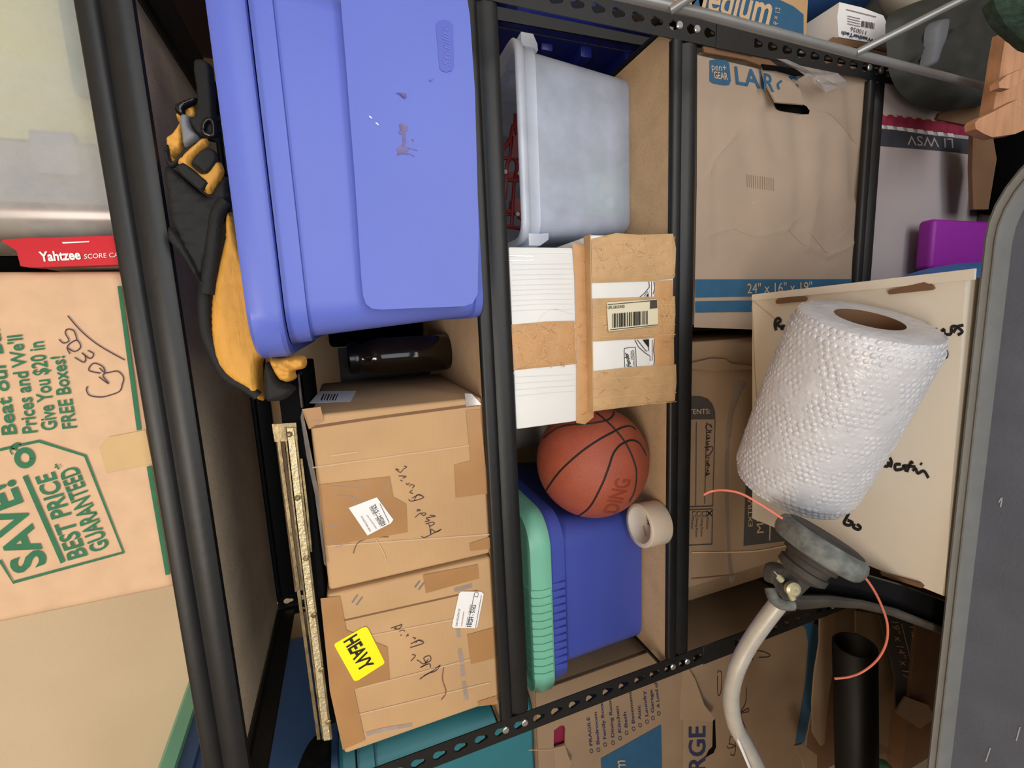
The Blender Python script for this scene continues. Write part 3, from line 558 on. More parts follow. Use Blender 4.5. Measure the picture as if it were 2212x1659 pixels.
# white carton wrapped in brown paper tape
t = Thing('taped_white_carton', 'white carton wrapped in wrinkled brown paper tape with barcode label', 'box', (.73, .1, Z3))
k = lambda *p: cz(900, 420, 3.95, p); FA = PY(.0075); FB = PY(-.0125)
b = MB(); b.box(.565, .871, .008, .27, 1.178, 1.318, 'white', .004); b.box(.584, .889, -.012, .27, Z3 + .004, 1.1778, 'white', .004)
b.stroke(FA, k((790, 505), (1000, 500), (1320, 495)), 2.5, 'label'); b.stroke(FA, k((790, 520), (990, 530)), 2, 'zinc'); b.stroke(FA, k((790, 565), (1000, 560)), 1.5, 'zinc')
for i in range(11): b.stroke(FA, k((812, 600 + i * 44 if i < 10 else 1560), (1080, 596 + i * 43 + random.uniform(-6, 6)), (1335, 592 + i * 43)), 1.3, 'flute', .0004)
for i in range(4): b.stroke(FA, k((835, 1560 + i * 55), (1080, 1548 + i * 50), (1350, 1535 + i * 48)), 1.3, 'flute', .0004)
# speaker drawing and maker's mark
b.print_poly(FB, k((1985, 745), (2025, 745), (2022, 1450), (1985, 1455)), 'label', .0004)
for q in (((1980, 745), (1985, 790), (1945, 840), (1900, 880)), ((2003, 745), (2003, 1000)), ((1940, 870), (1970, 825), (1975, 870)), ((2020, 745), (2030, 800), (2015, 850)), ((1860, 1240), (1890, 1300), (1945, 1350), (1990, 1380), (1990, 1415)), ((1880, 1240), (1960, 1340), (1978, 1330), (1978, 1240)), ((2008, 1240), (2008, 1415), (1988, 1415)), ((2025, 1235), (2018, 1330), (2028, 1400), (2020, 1455))): b.stroke(FB, k(*q), 1.4, 'black', .0007, False)
b.print_poly(FB, k((1925, 1240), (1978, 1235), (1978, 1310)), 'black', .0008); b.print_poly(FB, k((1955, 870), (1975, 840), (1978, 872)), 'black', .0008)
b.stroke(FB, k((1775, 1475), (1770, 1330), (1785, 1312), (1855, 1305), (1868, 1325), (1872, 1470)), 1.2, 'black', .0007); b.text(FB, 'Fender', *k((1830, 1470), (1800, 1345), (1795, 1478)), 'black', shear=.35, bold=.02)
b.text(FB, 'ORIGINAL', *k((1842, 1410), (1838, 1330), (1826, 1411)), 'black'); b.text(FB, 'REPLACEMENT', *k((1862, 1458), (1855, 1325), (1846, 1459)), 'black')
t.part('carton_body', b)
def ptape(F, px, m='paper', n=7, off=.001, wr=.5):
    mb = MB(); mb.pillow(F, px, .0022, m, rim=4, back=False, step=7, off=off, wr=.0025, sharp=True); return mb
def fib(mb, F, a, c, d_, n, cross=True, off=.0036):        # a,c along edge 1, d_ vector across: threads
    a, c, d_ = Vector(a), Vector(c), Vector(d_)
    for i in range(n):
        v = d_ * ((i + .7) / n); mb.stroke(F, [(a + v).to_tuple(), (a.lerp(c, .5) + v + Vector((0, random.uniform(-1, 1)))).to_tuple(), (c + v).to_tuple()], 1.1, 'fiber', off)
    if cross:
        for i in range(5):
            p = a.lerp(c, i / 5); q = a.lerp(c, (i + 1) / 5); mb.stroke(F, [p.to_tuple(), (q + d_).to_tuple()], 1, 'fiber', off, False); mb.stroke(F, [(p + d_).to_tuple(), q.to_tuple()], 1, 'fiber', off, False)
for F, q, m, a in ((FA, ((805, 1112), (950, 1100), (1100, 1085), (1345, 1078), (1358, 1445), (1180, 1465), (1000, 1482), (825, 1500)), 'paperd', ((808, 1120), (1345, 1090), (15, 375))),
                (FA, ((1325, 415), (1400, 430), (1490, 425), (1497, 1000), (1505, 1660), (1508, 1900), (1435, 1960), (1360, 1950), (1362, 1400), (1345, 700)), 'paperd', None),
                (FB, ((1490, 380), (1700, 330), (1900, 345), (2185, 335), (2210, 460), (2205, 600), (2195, 715), (2000, 740), (1490, 755)), 'paper', ((1495, 400), (2195, 360), (0, 340))),
                (FB, ((1495, 890), (1800, 880), (2200, 868), (2205, 1000), (2195, 1215), (1850, 1235), (1500, 1255)), 'paper', ((1495, 900), (2195, 880), (5, 340))),
                (FB, ((1500, 1510), (1850, 1470), (2210, 1450), (2215, 1600), (2200, 1760), (1900, 1800), (1500, 1850)), 'paper', ((1500, 1520), (2205, 1470), (5, 320))),
                (FB, ((2030, 740), (2180, 730), (2190, 1100), (2195, 1460), (2030, 1470), (2022, 1100)), 'paperd', None)):
    mb = ptape(F, k(*q), m)
    if a:
        A, Cc, D = a; s0 = k(A)[0]; s1 = k(Cc)[0]; fib(mb, F, s0, s1, (D[0] / 3.95, D[1] / 3.95), 4, m == 'paperd' or A[1] == 400)
    xs_ = [p[0] for p in k(*q)]; ys_ = [p[1] for p in k(*q)]
    for _ in range(int((max(xs_) - min(xs_)) * (max(ys_) - min(ys_)) / 420)):
        u, v = random.uniform(min(xs_) + 16, max(xs_) - 16), random.uniform(min(ys_) + 12, max(ys_) - 12); s1_, s2_ = random.uniform(-14, 14), random.uniform(-9, 9)
        pl = [(max(min(xs_) + 8, min(max(xs_) - 12, u + s1_ * e_)), max(min(ys_) + 9, min(max(ys_) - 9, v + s2_ * e_ + random.uniform(-2, 2)))) for e_ in (0, .5, 1)]; mb.stroke(F, pl, random.uniform(.5, 1.1), random.choice(('fiber', 'crease', 'fiber')), .0038)
    t.part('paper_tape', mb)
t.part('paper_tape', MB().box(.584, .889, -.0145, .0065, 1.1778, 1.1794, 'paper'))
b = MB().slab([FB.P(p, .0062) for p in k((1605, 930), (1615, 922), (2025, 895), (2035, 905), (2040, 1110), (2030, 1120), (1630, 1168), (1618, 1160))], .0004, 'labely', FB.n)
b.text(FB, 'UPS GROUND', *k((1612, 980), (1755, 968), (1610, 955)), 'black', off=.0078, bold=.01)
b.stroke(FB, k((1610, 942), (2025, 905)), 1.4, 'black', .0078, False); b.stroke(FB, k((1630, 1155), (2035, 1112)), 1.4, 'black', .0078, False); b.print_poly(FB, k((1970, 910), (2028, 905), (2030, 972), (1968, 977)), 'slate', .0078)
random.seed(3); x = 1648
while x < 1945:
    wd = random.choice((4, 7, 10)); b.print_poly(FB, k((x, 1018 - (x - 1648) * .083), (x + wd, 1018 - (x - 1648) * .083), (x + wd, 1138 - (x - 1648) * .1), (x, 1138 - (x - 1648) * .1)), 'black', .0078); x += wd + random.choice((4, 6, 9))
t.part('shipping_label', b, None, 'aged white label with barcode reading UPS GROUND')
# basketball
BR = .1165; bc = dep(1277, 1000, .945); bc.z = Z3 + BR + .0005; bc.x += .005; FBq = Ball(bc, BR); h = lambda *p: cz(1000, 840, 3.95, p)
t = Thing('basketball', 'orange brown basketball wedged between taped white carton and blue tub', 'ball', tuple(bc - Vector((0, 0, BR))))
bm = bmesh.new(); bmesh.ops.create_uvsphere(bm, u_segments=64, v_segments=40, radius=BR); b = MB(); b.bm(bm, 'ball', True, Matrix.Translation(bc))
def outl(s, p0, p1, p2): b.text(FBq, s, p0, p1, p2, 'ballt', off=.0005, bold=.02)
outl('DING', *h((1318, 1068), (1434, 776), (1192, 1052))); t.part('ball_cover', b)
b = MB()
for q in (((690, 900), (760, 790), (850, 680), (1000, 545), (1150, 440), (1305, 355), (1370, 325), (1430, 318), (1475, 345)), ((960, 1100), (1080, 1010), (1180, 830), (1240, 680), (1280, 560), (1330, 490), (1385, 455), (1440, 437), (1500, 460), (1545, 530), (1560, 570)), ((1140, 205), (1220, 270), (1305, 355), (1385, 460), (1440, 570), (1475, 680), (1478, 780), (1460, 880), (1420, 960)), ((690, 420), (800, 340), (900, 310), (1060, 300), (1130, 290), (1220, 270), (1270, 240), (1290, 200))):
    b.tube([FBq.P(p.xy, -.0006) for p in catmull([(a, c, 0) for a, c in h(*q)], 6)], .0022, 'ballb', 8)
t.part('seam', b)
# tape roll
t = Thing('tape_roll', 'roll of pale packing tape resting against basketball and blue tub', 'tape roll', (.318, .052, Z3))
ax = Vector((.05, -.02, 1)).normalized(); c0 = Vector((.322, .0275, Z3 + .004))
t.part('tape', MB().lathe([(.038, 0), (.044, .0005), (.0445, .002), (.0445, .048), (.044, .0495), (.038, .05)], 'masking', c0, ax, 40, (0, 0)))
b = MB(); b.lathe([(.0378, .0005), (.036, .0005), (.036, .0495), (.0378, .0495)], 'core', c0, ax, 40, (0, 0))
class Cyl:
    def __init__(s, c, a, r, inner=True): s.c, s.a, s.r = Vector(c), Vector(a).normalized(), r
    def P(s, p, off=0):
        d = ray(*p).normalized(); o = CAM - s.c; d1 = d - s.a * d.dot(s.a); o1 = o - s.a * o.dot(s.a)
        A = d1.length_squared; B = d1.dot(o1); Cc = o1.length_squared - s.r ** 2; hh = max(B * B - A * Cc, 0); tt = (-B + math.sqrt(hh)) / A
        q = CAM + d * tt; ra = (q - s.c); ra -= s.a * ra.dot(s.a); return q - ra.normalized() * off
FC = Cyl(c0, ax, .036); b.text(FC, 'DUCK', *h((1575, 1160), (1555, 1050), (1595, 1155)), 'black', off=.0006, bold=.02); b.text(FC, 'STAYS STUCK', *h((1555, 1260), (1530, 1170), (1570, 1255)), 'slate', off=.0006)
t.part('core', b)
# blue tub with mint lid
t = Thing('storage_tub', 'deep blue tub with ribbed mint green lid beside the basketball', 'tub', (.18, .3, Z3))
cx, cy = .170, .309
b = MB(); rb = lambda hx, hy, r, z, dx=0: rrect(cx + dx, cy, hx, hy, r, z, 8)
b.loft([rb(.145, .215, .03, Z3 + .001, -.012), rb(.157, .227, .045, Z3 + .008, -.012), rb(.168, .240, .055, 1.205), rb(.168, .240, .055, 1.207), rb(.190, .252, .06, 1.209), rb(.194, .256, .06, 1.246)], 'toted', smooth=False)
for i in range(12):
    x = .035 + i * .0165; b.box(x, x + .0118, cy - .2575, cy - .249, 1.211, 1.246, 'toted', .001, 1)
t.part('tub_body', b)
b = MB(); b.loft([rb(.1945, .2565, .06, 1.243), rb(.201, .263, .065, 1.2432), rb(.203, .265, .065, 1.247), rb(.203, .265, .065, 1.268), rb(.196, .258, .06, 1.285), rb(.17, .232, .05, 1.292)], 'mint', smooth=False)
for i in range(12):
    x = .035 + i * .0165
    b.loft([[Vector((xx, cy + yy, z)) for yy, z in ((-.264, 1.246), (-.2675, 1.248), (-.2675, 1.268), (-.260, 1.287), (-.235, 1.2925), (-.235, 1.286))] for xx in (x, x + .012)], 'mint', smooth=False)
t.part('lid', b)
t = Thing('bucket', 'off white round bucket behind basketball and white carton', 'bucket', (.518, .43, Z3))
t.part('bucket_wall', MB().lathe([(.105, 0), (.108, .004), (.122, .24), (.120, .24), (.105, .006)], 'pale', (.518, .43, Z3 + .001), n=40, cap=(1, 1)))
t.part('rim', MB().lathe([(.1225, .222), (.127, .223), (.127, .232), (.1225, .233), (.1225, .243), (.126, .244), (.126, .25), (.120, .251), (.119, .24)], 'pale', (.518, .43, Z3 + .001), n=40, cap=(0, 0)))
# ================================================================ FOURTH SHELF
n4 = lambda *p: cz(1400, 0, 3.95, p); n4b = lambda *p: cz(1400, 420, 3.95, p)
t = Thing('moving_box', 'dented moving box with blue LARGE print, torn handle hole and size on blue band', 'box', (.98, .2, Z4))
FL4 = PY(.009)
def ab(px, F): return [F.P(p) for p in px]
def front(px_out, holes, th, F, m):
    vs, fs = holed([(q.x, q.z) for q in ab(px_out, F)], [[(q.x, q.z) for q in ab(hh, F)] for hh in holes], th, lambda a, b_, tt: (a, F.o.y + th / 2 + tt, b_)); return vs, fs
hole = n4((1075, 870), (1120, 870), (1330, 890), (1360, 905), (1380, 940), (1370, 975), (1290, 970), (1130, 945), (1090, 920))
b = MB()
def _sd(p, a, e):
    vx, vy = e[0] - a[0], e[1] - a[1]; t_ = max(0, min(1, ((p[0] - a[0]) * vx + (p[1] - a[1]) * vy) / (vx * vx + vy * vy))); return math.hypot(p[0] - a[0] - vx * t_, p[1] - a[1] - vy * t_)
FOLDS = [([(1535, 505), (1580, 493), (1635, 510), (1700, 495), (1728, 470)], .0022, 5), ([(1700, 495), (1735, 530), (1795, 552)], .003, 6), ([(1740, 500), (1775, 530), (1795, 552)], .002, 5), ([(1795, 552), (1825, 538), (1856, 518)], .0022, 5),
    ([(1742, 243), (1790, 246), (1830, 285), (1856, 312)], .0026, 6), ([(1535, 375), (1552, 332), (1592, 288)], .0022, 5), ([(1770, 430), (1745, 540)], .002, 6), ([(1625, 430), (1648, 435)], .0015, 4),
    ([(1722, 250), (1735, 380), (1728, 480)], -.0050, 17), ([(1795, 300), (1792, 440), (1790, 560)], -.0055, 20), ([(1838, 190), (1846, 260), (1850, 420)], -.0060, 14), ([(1600, 200), (1615, 330), (1630, 420)], -.0030, 22), ([(1660, 240), (1680, 330)], -.0035, 14), ([(1545, 230), (1550, 560)], -.0015, 10)]
def dent(p):
    x, y = p; mk_ = max(0, min(1, (592 - y) / 40)) * max(0, min(1, (x - 1512) / 14)) * max(0, min(1, (1868 - x) / 12)) * max(0, min(1, (y - 200) / 40) if x < 1720 else 1)
    return mk_ * (-.0008 + sum(h_ * math.exp(-(min(_sd(p, q[i], q[i + 1]) for i in range(len(q) - 1)) / w_) ** 2) for q, h_, w_ in FOLDS) + .0012 * noise.noise(Vector((x * .02, y * .02, 4))))
def sheet(b, F, outline, hole, step, fn, m):
    o = [Vector(p) for p in outline]; pts = []; ed = []
    for poly in (o, [Vector(p) for p in hole]):
        b0 = len(pts); q = [poly[i].lerp(poly[(i + 1) % len(poly)], k_ / 4) for i in range(len(poly)) for k_ in range(4)]; pts += q; ed += [(b0 + i, b0 + (i + 1) % len(q)) for i in range(len(q))]
    y = min(p.y for p in o) + step / 2
    while y < max(p.y for p in o):
        x = min(p.x for p in o) + step / 2
        while x < max(p.x for p in o): pts.append(Vector((x, y))); x += step
        y += step
    r_ = geometry.delaunay_2d_cdt(pts, ed, [], 1, 1e-3); hx_ = [p[0] for p in hole]; hp = [Vector(p) for p in hole]
    def inh(q):
        ins = False; j = len(hp) - 1
        for i in range(len(hp)):
            if (hp[i].y > q.y) != (hp[j].y > q.y) and q.x < (hp[j].x - hp[i].x) * (q.y - hp[i].y) / (hp[j].y - hp[i].y) + hp[i].x: ins = not ins
            j = i
        return ins
    b.add([F.P(q, fn(q) - .001) for q in r_[0]], [list(f) for f in r_[2] if not inh(sum((r_[0][k_] for k_ in f), Vector((0, 0))) / len(f))], m, True)
class DentPlane:
    n = Vector((0, -1, 0))
    def P(s, p, off=0): return FL4.P(p, off + dent(p) - .001)
FD = DentPlane()
sheet(b, FL4, [(1507, 118), (1506, 400), (1500, 707), (1845, 720), (1846, 590), (1872, 400), (1886, 170), (1760, 150), (1700, 185), (1660, 160), (1640, 148)], hole, 6, dent, 'kraft')
b.box(.726, 1.228, .026, .42, Z4 + .001, .918, 'kraft', .004)
b.print_poly(FL4, n4((525, 515), (575, 508), (660, 515), (690, 540), (705, 690), (690, 725), (650, 728), (555, 712), (525, 690)), 'bluep')
b.text(FL4, 'pen+', *n4((540, 600), (665, 612), (535, 540)), 'kprint', off=.0012); b.text(FL4, 'GEAR', *n4((560, 670), (678, 685), (553, 610)), 'kprint', off=.0012, bold=.01)
b.text(FL4, 'LARGE', *n4((750, 715), (1290, 810), (735, 565)), 'bluep', bold=.015)
b.print_poly(FL4, n4b((402, 725), (1745, 722), (1735, 850), (402, 880)), 'bluep'); b.print_poly(FL4, n4b((402, 912), (1730, 890), (1728, 985), (402, 1008)), 'bluep')
b.text(FL4, '24" x 16" x 19"', *n4b((842, 845), (1395, 830), (842, 760)), 'kprint', off=.0012)
for i in range(26): b.stroke(FD, n4((850 + i * 9, 1480 + i * 1.5), (850 + i * 9, 1590 + i * 1.5)), .8, 'cardin', .0005, False) if i % 2 else None
for q in (((535, 335), (700, 285), (930, 355), (1190, 290), (1290, 190)), ((1190, 295), (1330, 430), (1470, 450), (1540, 500)), ((1360, 310), (1470, 420), (1550, 500)), ((1550, 500), (1680, 460), (1790, 390)), ((1625, 375), (1720, 270), (1740, 200)), ((880, 80), (980, 45))): b.stroke(FD, n4b(*q), 1.0, 'kraftl', .0004)
for q in (((1370, 960), (1470, 950), (1560, 980), (1700, 1120), (1800, 1220)), ((540, 1480), (610, 1300), (760, 1150)), ((1625, 1620), (1750, 1480))): b.stroke(FD, n4(*q), 1.0, 'kraftl', .0004)
t.part('carton_body', b)
t.part('handle_hole', MB().pillow(PY(.0252), hole, .0003, 'void', back=False))  # black sheet paints the shade inside the hole
q0, q1, q2 = [PY(y).P(p) for p, y in zip(n4((970, 585), (1090, 870), (1330, 890)), (.006, -.009, -.009))]; nf = (q1 - q0).cross(q2 - q0).normalized(); nf = nf if nf.y < 0 else -nf
FF_ = Plane(q0, nf); b = MB(); b.slab([FF_.P(p) for p in n4((970, 585), (1000, 700), (1090, 870), (1330, 890), (1300, 770), (1200, 660), (1100, 600))], -.003, 'kraft', nf)
b.text(FF_, 'R', *n4((985, 765), (1075, 785), (985, 622)), 'bluep', bold=.015); b.stroke(FF_, n4((1140, 690), (1105, 720), (1115, 765)), 5, 'bluep'); t.part('handle_flap', b)
b = MB(); b.slab([PY(-.0005).P(p) for p in n4((970, 545), (1090, 560), (1280, 590), (1330, 640), (1260, 650), (1100, 600), (990, 590))], .002, 'void', (0, 1, 0)); t.part('flap_gap_shade', b)  # black slab paints the shade of the hollow beside the flap
b = MB(); pts = n4((1230, 520), (1330, 505), (1500, 520), (1760, 570), (1930, 635), (1880, 660), (1700, 640), (1420, 610), (1290, 570)); b.slab([PY(.0025).P(p) for p in pts], .004, 'cardin', (0, 1, 0)); b.slab([PY(.0022).P(p) for p in n4((470, 395), (800, 440), (1010, 490), (1100, 560), (1040, 585), (970, 560), (820, 505), (480, 445))], .004, 'cardin', (0, 1, 0)); t.part('top_flap', b)
b = MB(); random.seed(5)
outl4 = n4((1095, 500), (1180, 505), (1300, 560), (1450, 590), (1620, 625), (1690, 690), (1715, 775), (1640, 735), (1515, 790), (1420, 710), (1350, 650), (1260, 590)); cc = (sum(p[0] for p in outl4) / 12, sum(p[1] for p in outl4) / 12)
V = [PY(-.012 - random.uniform(0, .012)).P(p) for p in outl4]; M_ = [PY(-.014 - random.uniform(0, .02)).P((p[0] * .5 + cc[0] * .5, p[1] * .5 + cc[1] * .5)) for p in outl4]; c_ = PY(-.02).P(cc)
b.add(V + M_ + [c_], [[i, (i + 1) % 12, 12 + (i + 1) % 12] for i in range(12)] + [[i, 12 + (i + 1) % 12, 12 + i] for i in range(12)] + [[12 + i, 12 + (i + 1) % 12, 24] for i in range(12)], 'film'); t.part('peeling_tape', b)
# glass dishes carton
q4 = lambda *p: cz(1450, 840, 3.95, p); FG = PY(.051)
t = Thing('moving_box', 'brown kitchen carton handwritten Glass Dishes', 'box', (.40, .25, Z4))
b = MB(); b.box(.128, .690, .052, .45, Z4, .93, 'kraftd', .005)
b.print_poly(FG, q4((-60, 60), (240, 62), (310, 85), (350, 130), (372, 190), (375, 260), (-60, 262)), 'slate'); b.text(FG, 'CONTENTS:', *q4((10, 218), (328, 210), (10, 175)), 'kprint', off=.0014, bold=.01)
for q in (((372, 265), (352, 1000)), ((-60, 1015), (352, 1000)), ((300, 285), (283, 980)), ((212, 285), (207, 995)), ((-60, 1040), (350, 1025)), ((350, 1025), (345, 1325)), ((-60, 1345), (345, 1325))): b.stroke(FG, q4(*q), 2, 'slate', .0008, False)
for x in (180, 222, 266): b.stroke(FG, q4((x, 1050), (x + 32, 1048), (x + 30, 1085), (x - 2, 1088), (x, 1050)), 1.4, 'slate', .0008, False)
b.stroke(FG, q4((300, 1040), (345, 1085)), 2, 'black'); b.stroke(FG, q4((345, 1040), (300, 1088)), 2, 'black')
for s_, x, y1 in (('Kitchen', 300, 1195), ('Living Room', 252, 1258), ('Dining Room', 208, 1265), ('Master', 172, 1200)): b.text(FG, s_, *q4((x, 1100), (x - 4, y1), (x + 22, 1100)), 'slate')
for q in (((330, 300), (345, 330), (310, 300), (290, 330), (320, 360), (345, 350)), ((295, 375), (340, 370)), ((325, 400), (300, 400), (310, 425), (330, 415), (295, 435)), ((325, 445), (300, 460), (315, 475), (295, 480)), ((325, 490), (300, 505), (315, 520), (295, 525)), ((280, 500), (345, 495), (350, 520), (320, 565), (285, 575)), ((325, 590), (300, 590)), ((320, 610), (300, 625), (318, 640), (295, 640)), ((295, 655), (325, 650), (300, 690), (320, 700)), ((310, 700), (290, 730), (325, 720), (290, 745))): b.stroke(FG, q4(*q), 1.6, 'purpleink', .001)
b.print_poly(FG, q4((650, 340), (1040, 340), (1045, 1290), (615, 1340)), 'slate')
b.text(FG, 'EXTRA', *q4((690, 1170), (680, 920), (655, 1175)), 'kprint', off=.0014); b.text(FG, 'MEDIUM', *q4((785, 1225), (770, 760), (725, 1230)), 'kprint', off=.0014); b.stroke(FG, q4((840, 1140), (835, 1290)), 2.4, 'kprint', .0014, False)
b.stroke(FG, q4((175, 1395), (700, 1385), (1060, 1320)), 3, 'kprint'); b.stroke(FG, q4((170, 1620), (600, 1580), (800, 1560)), 2, 'cardin')
t.part('carton_body', b)
t.part('clear_tape', MB().pillow(FG, q4((540, -60), (640, -60), (590, 60), (530, 220), (515, 380), (500, 460), (490, 800), (505, 1300), (520, 1500), (540, 1620), (500, 1640), (475, 1300), (455, 800), (470, 300), (520, 60)), .002, 'film2', rim=5, back=False, wr=.003))
b = MB(); b.slab([PY(.043).P(p) for p in cz(1400, 420, 3.95, ((360, 1485), (560, 1505), (930, 1490), (930, 1470), (700, 1440), (660, 1405), (540, 1400), (360, 1440)))], .004, 'kraftd', (0, 1, 0)); t.part('torn_flap', b)
t = Thing('small_carton', 'plain tan carton in shadow next to Glass Dishes carton', 'box', (.07, .3, Z4)); t.part('carton_body', MB().box(-.0, .115, .16, .45, Z4, .80, 'kraftd', .004))
# striped carton below
c3 = lambda *p: cz(1860, 220, 7.373, p); FS = PY(.0105)
t = Thing('striped_carton', 'pale carton with red and dark grey bands next to dented moving box', 'box', (1.0, .2, .06))
b = MB(); b.box(.794, 1.234, .011, .40, .015, .425, 'sback', .006)
b.print_poly(FS, c3((230, 200), (520, 210), (1000, 270), (1320, 320), (1790, 390), (1790, 550), (1500, 520), (1000, 455), (600, 400), (230, 355)), 'crimson')
for i in range(8): x = 300 + i * 160; y = 390 + i * 20; b.print_poly(FS, c3((x - 55, y - 30), (x + 40, y - 25), (x + 65, y + 35), (x - 40, y + 30)), 'label')
for i in range(8): x = 350 + i * 150; y = 215 + i * 16; b.print_poly(FS, c3((x - 20, y - 35), (x + 30, y - 30), (x + 80, y + 15), (x + 20, y + 10)), 'kprint', .001)
b.print_poly(FS, c3((230, 420), (600, 455), (1000, 520), (1500, 575), (1790, 610), (1790, 850), (1500, 800), (1000, 760), (500, 720), (230, 700)), 'slated')
b.text(FS, 'LI WSV', *c3((1450, 590), (720, 535), (1460, 745)), 'sback', off=.0014); t.part('carton_body', b)
t.part('top_flap', MB().slab([PY(.004).P(p) for p in cz(1700, 0, 4.32, ((1430, 1055), (1800, 945), (1935, 990), (1930, 1150), (1740, 1180), (1400, 1110)))], .004, 'cardin', (0, 1, 0)))
t = Thing('plastic_case', 'purple plastic case standing behind blue basin beside grey tote', 'case', (.88, -.04, .10))
b = MB(); b.box(.824, .936, -.046, -.012, .002, .305, 'purple', .010, 4); t.part('case_body', b)
t.part('hinge_pin', MB().lathe([(.004, 0), (.004, .006)], 'shiny', (.8245, -.042, .22), (-1, 0, 0), 12))
t = Thing('basin', 'sky blue upturned plastic basin showing its curved side behind cream box', 'basin', (.695, -.136, .0))
t.part('basin_wall', MB().lathe([(.134, .01), (.134, .30), (.130, .40), (.124, .46), (.114, .51), (.09, .53), (.05, .537)], 'sky', (.695, -.137, .0), n=48, cap=(1, 1)))
t.part('rim', MB().lathe([(.133, .004), (.142, .004), (.142, .016), (.134, .018)], 'sky', (.695, -.137, .0), n=48, cap=(0, 0)))
# ================================================================ FOREGROUND
ZW = .905
t = Thing('handwritten_box', 'cream cardboard box with black marker handwriting and edge slots below bubble wrap roll', 'box', (.57, -.26, .5))
FWB = Plane((.57, -.12, .910), (-.043, .0, 1)); 
def wp(u, v): return FWB.P((u, v))
TL, TR = wp(1625, 1120), wp(1625, 648)
BRr = wp(2086, 600.5); BLr = wp(2040, 1288)
top = [TL, TR, BRr, BLr]; b = MB()
b.add(top + [p - Vector((0, 0, .36)) for p in top], [[0, 1, 2, 3], [4, 7, 6, 5], [0, 4, 5, 1], [1, 5, 6, 2], [2, 6, 7, 3], [3, 7, 4, 0]], 'cream')
mk = lambda *p: cz(1652, 840, 3.95, p); mk2 = lambda *p: cz(1652, 420, 3.95, p)
for q in (((100, 1160), (90, 1120), (95, 1075), (120, 1055), (135, 1080), (105, 1110), (140, 1130), (150, 1150), (160, 1120), (185, 1140), (200, 1120)), ((255, 1105), (215, 1105), (215, 1140), (265, 1120), (275, 1170), (250, 1200)), ((365, 1080), (335, 1075), (325, 1110), (350, 1130)), ((265, 1255), (235, 1265), (250, 1300)), ((1345, 1140), (1375, 1105), (1390, 1150), (1400, 1120), (1420, 1180), (1460, 1185)), ((1460, 1140), (1490, 1190), (1530, 1150), (1540, 1190), (1590, 1190), (1600, 1130), (1640, 1130), (1610, 1180)), ((1700, 1115), (1650, 1130), (1690, 1170), (1650, 1200)), ((1430, 1390), (1480, 1380), (1440, 1350), (1490, 1340), (1480, 1410)), ((1505, 1320), (1500, 1380), (1550, 1390), (1555, 1340), (1510, 1325))): b.stroke(FWB, mk2(*q), 6.5, 'black', .0008)
for q in (((-45, 90), (-15, 100)), ((-40, 170), (20, 150)), ((-5, 170), (30, 130)), ((-20, 140), (-5, 175)), ((1110, 225), (1120, 215)), ((1150, 210), (1200, 235), (1245, 250), (1255, 200), (1245, 165)), ((1000, 385), (1060, 365), (1120, 345)), ((1040, 350), (1080, 395)), ((1060, 390), (1110, 330), (1130, 375)), ((925, 495), (945, 475)), ((990, 520), (950, 465), (990, 435)), ((850, 615), (880, 580), (890, 620), (915, 590), (930, 630), (955, 640)), ((985, 620), (1005, 650), (1050, 660), (1060, 620)), ((1075, 670), (1085, 625), (1070, 585)), ((1165, 645), (1120, 645), (1120, 690), (1180, 680), (1190, 650), (1210, 705)), ((1215, 710), (1250, 625), (1265, 640)), ((1200, 655), (1290, 665)), ((1265, 700), (1290, 680), (1310, 720), (1360, 700), (1400, 760)), ((1330, 635), (1345, 645)), ((540, 1095), (580, 1055), (585, 1090), (620, 1100)), ((720, 1060), (700, 1100), (680, 1145), (720, 1165), (750, 1140), (710, 1120)), ((770, 1150), (760, 1180), (800, 1200), (820, 1180), (790, 1155))): b.stroke(FWB, mk(*q), 6.5, 'black', .0008)
for q in (((1625, 648), (1730, 735), (1800, 800)), ((1625, 660), (1640, 900), (1690, 1010))): b.stroke(FWB, q, 1.6, 'kprint', .0005)
t.part('box_body', b)
lp = MB(); nrm = (TR - TL).normalized(); a_, b_ = wp(1628, 649), wp(2108, 604)
lp.slab([a_, b_, b_ + nrm * .012, a_ + nrm * .010], .004, 'cream', (0, 0, 1)); t.part('front_lip', lp)
def slot(px):
    s = MB(); s.slab([FWB.P(p, .0002) for p in px], .0045, 'cardin', (0, 0, 1)); t.part('tab_slot', s)
slot(cz(1652, 420, 3.95, [(110, 905), (135, 885), (300, 872), (355, 872), (370, 890), (355, 910), (130, 932), (112, 928)]))
slot(cz(1652, 420, 3.95, [(1068, 830), (1080, 815), (1380, 748), (1440, 770), (1460, 800), (1440, 815), (1080, 852)]))
slot(cz(1652, 1239, 3.95, [(1000, -20), (1340, 75), (1365, 100), (1355, 118), (1020, 10)]))
t.part('box_underside_stand', MB().box(.40, .50, -.38, -.15, .002, .545, 'kraftd', .004))
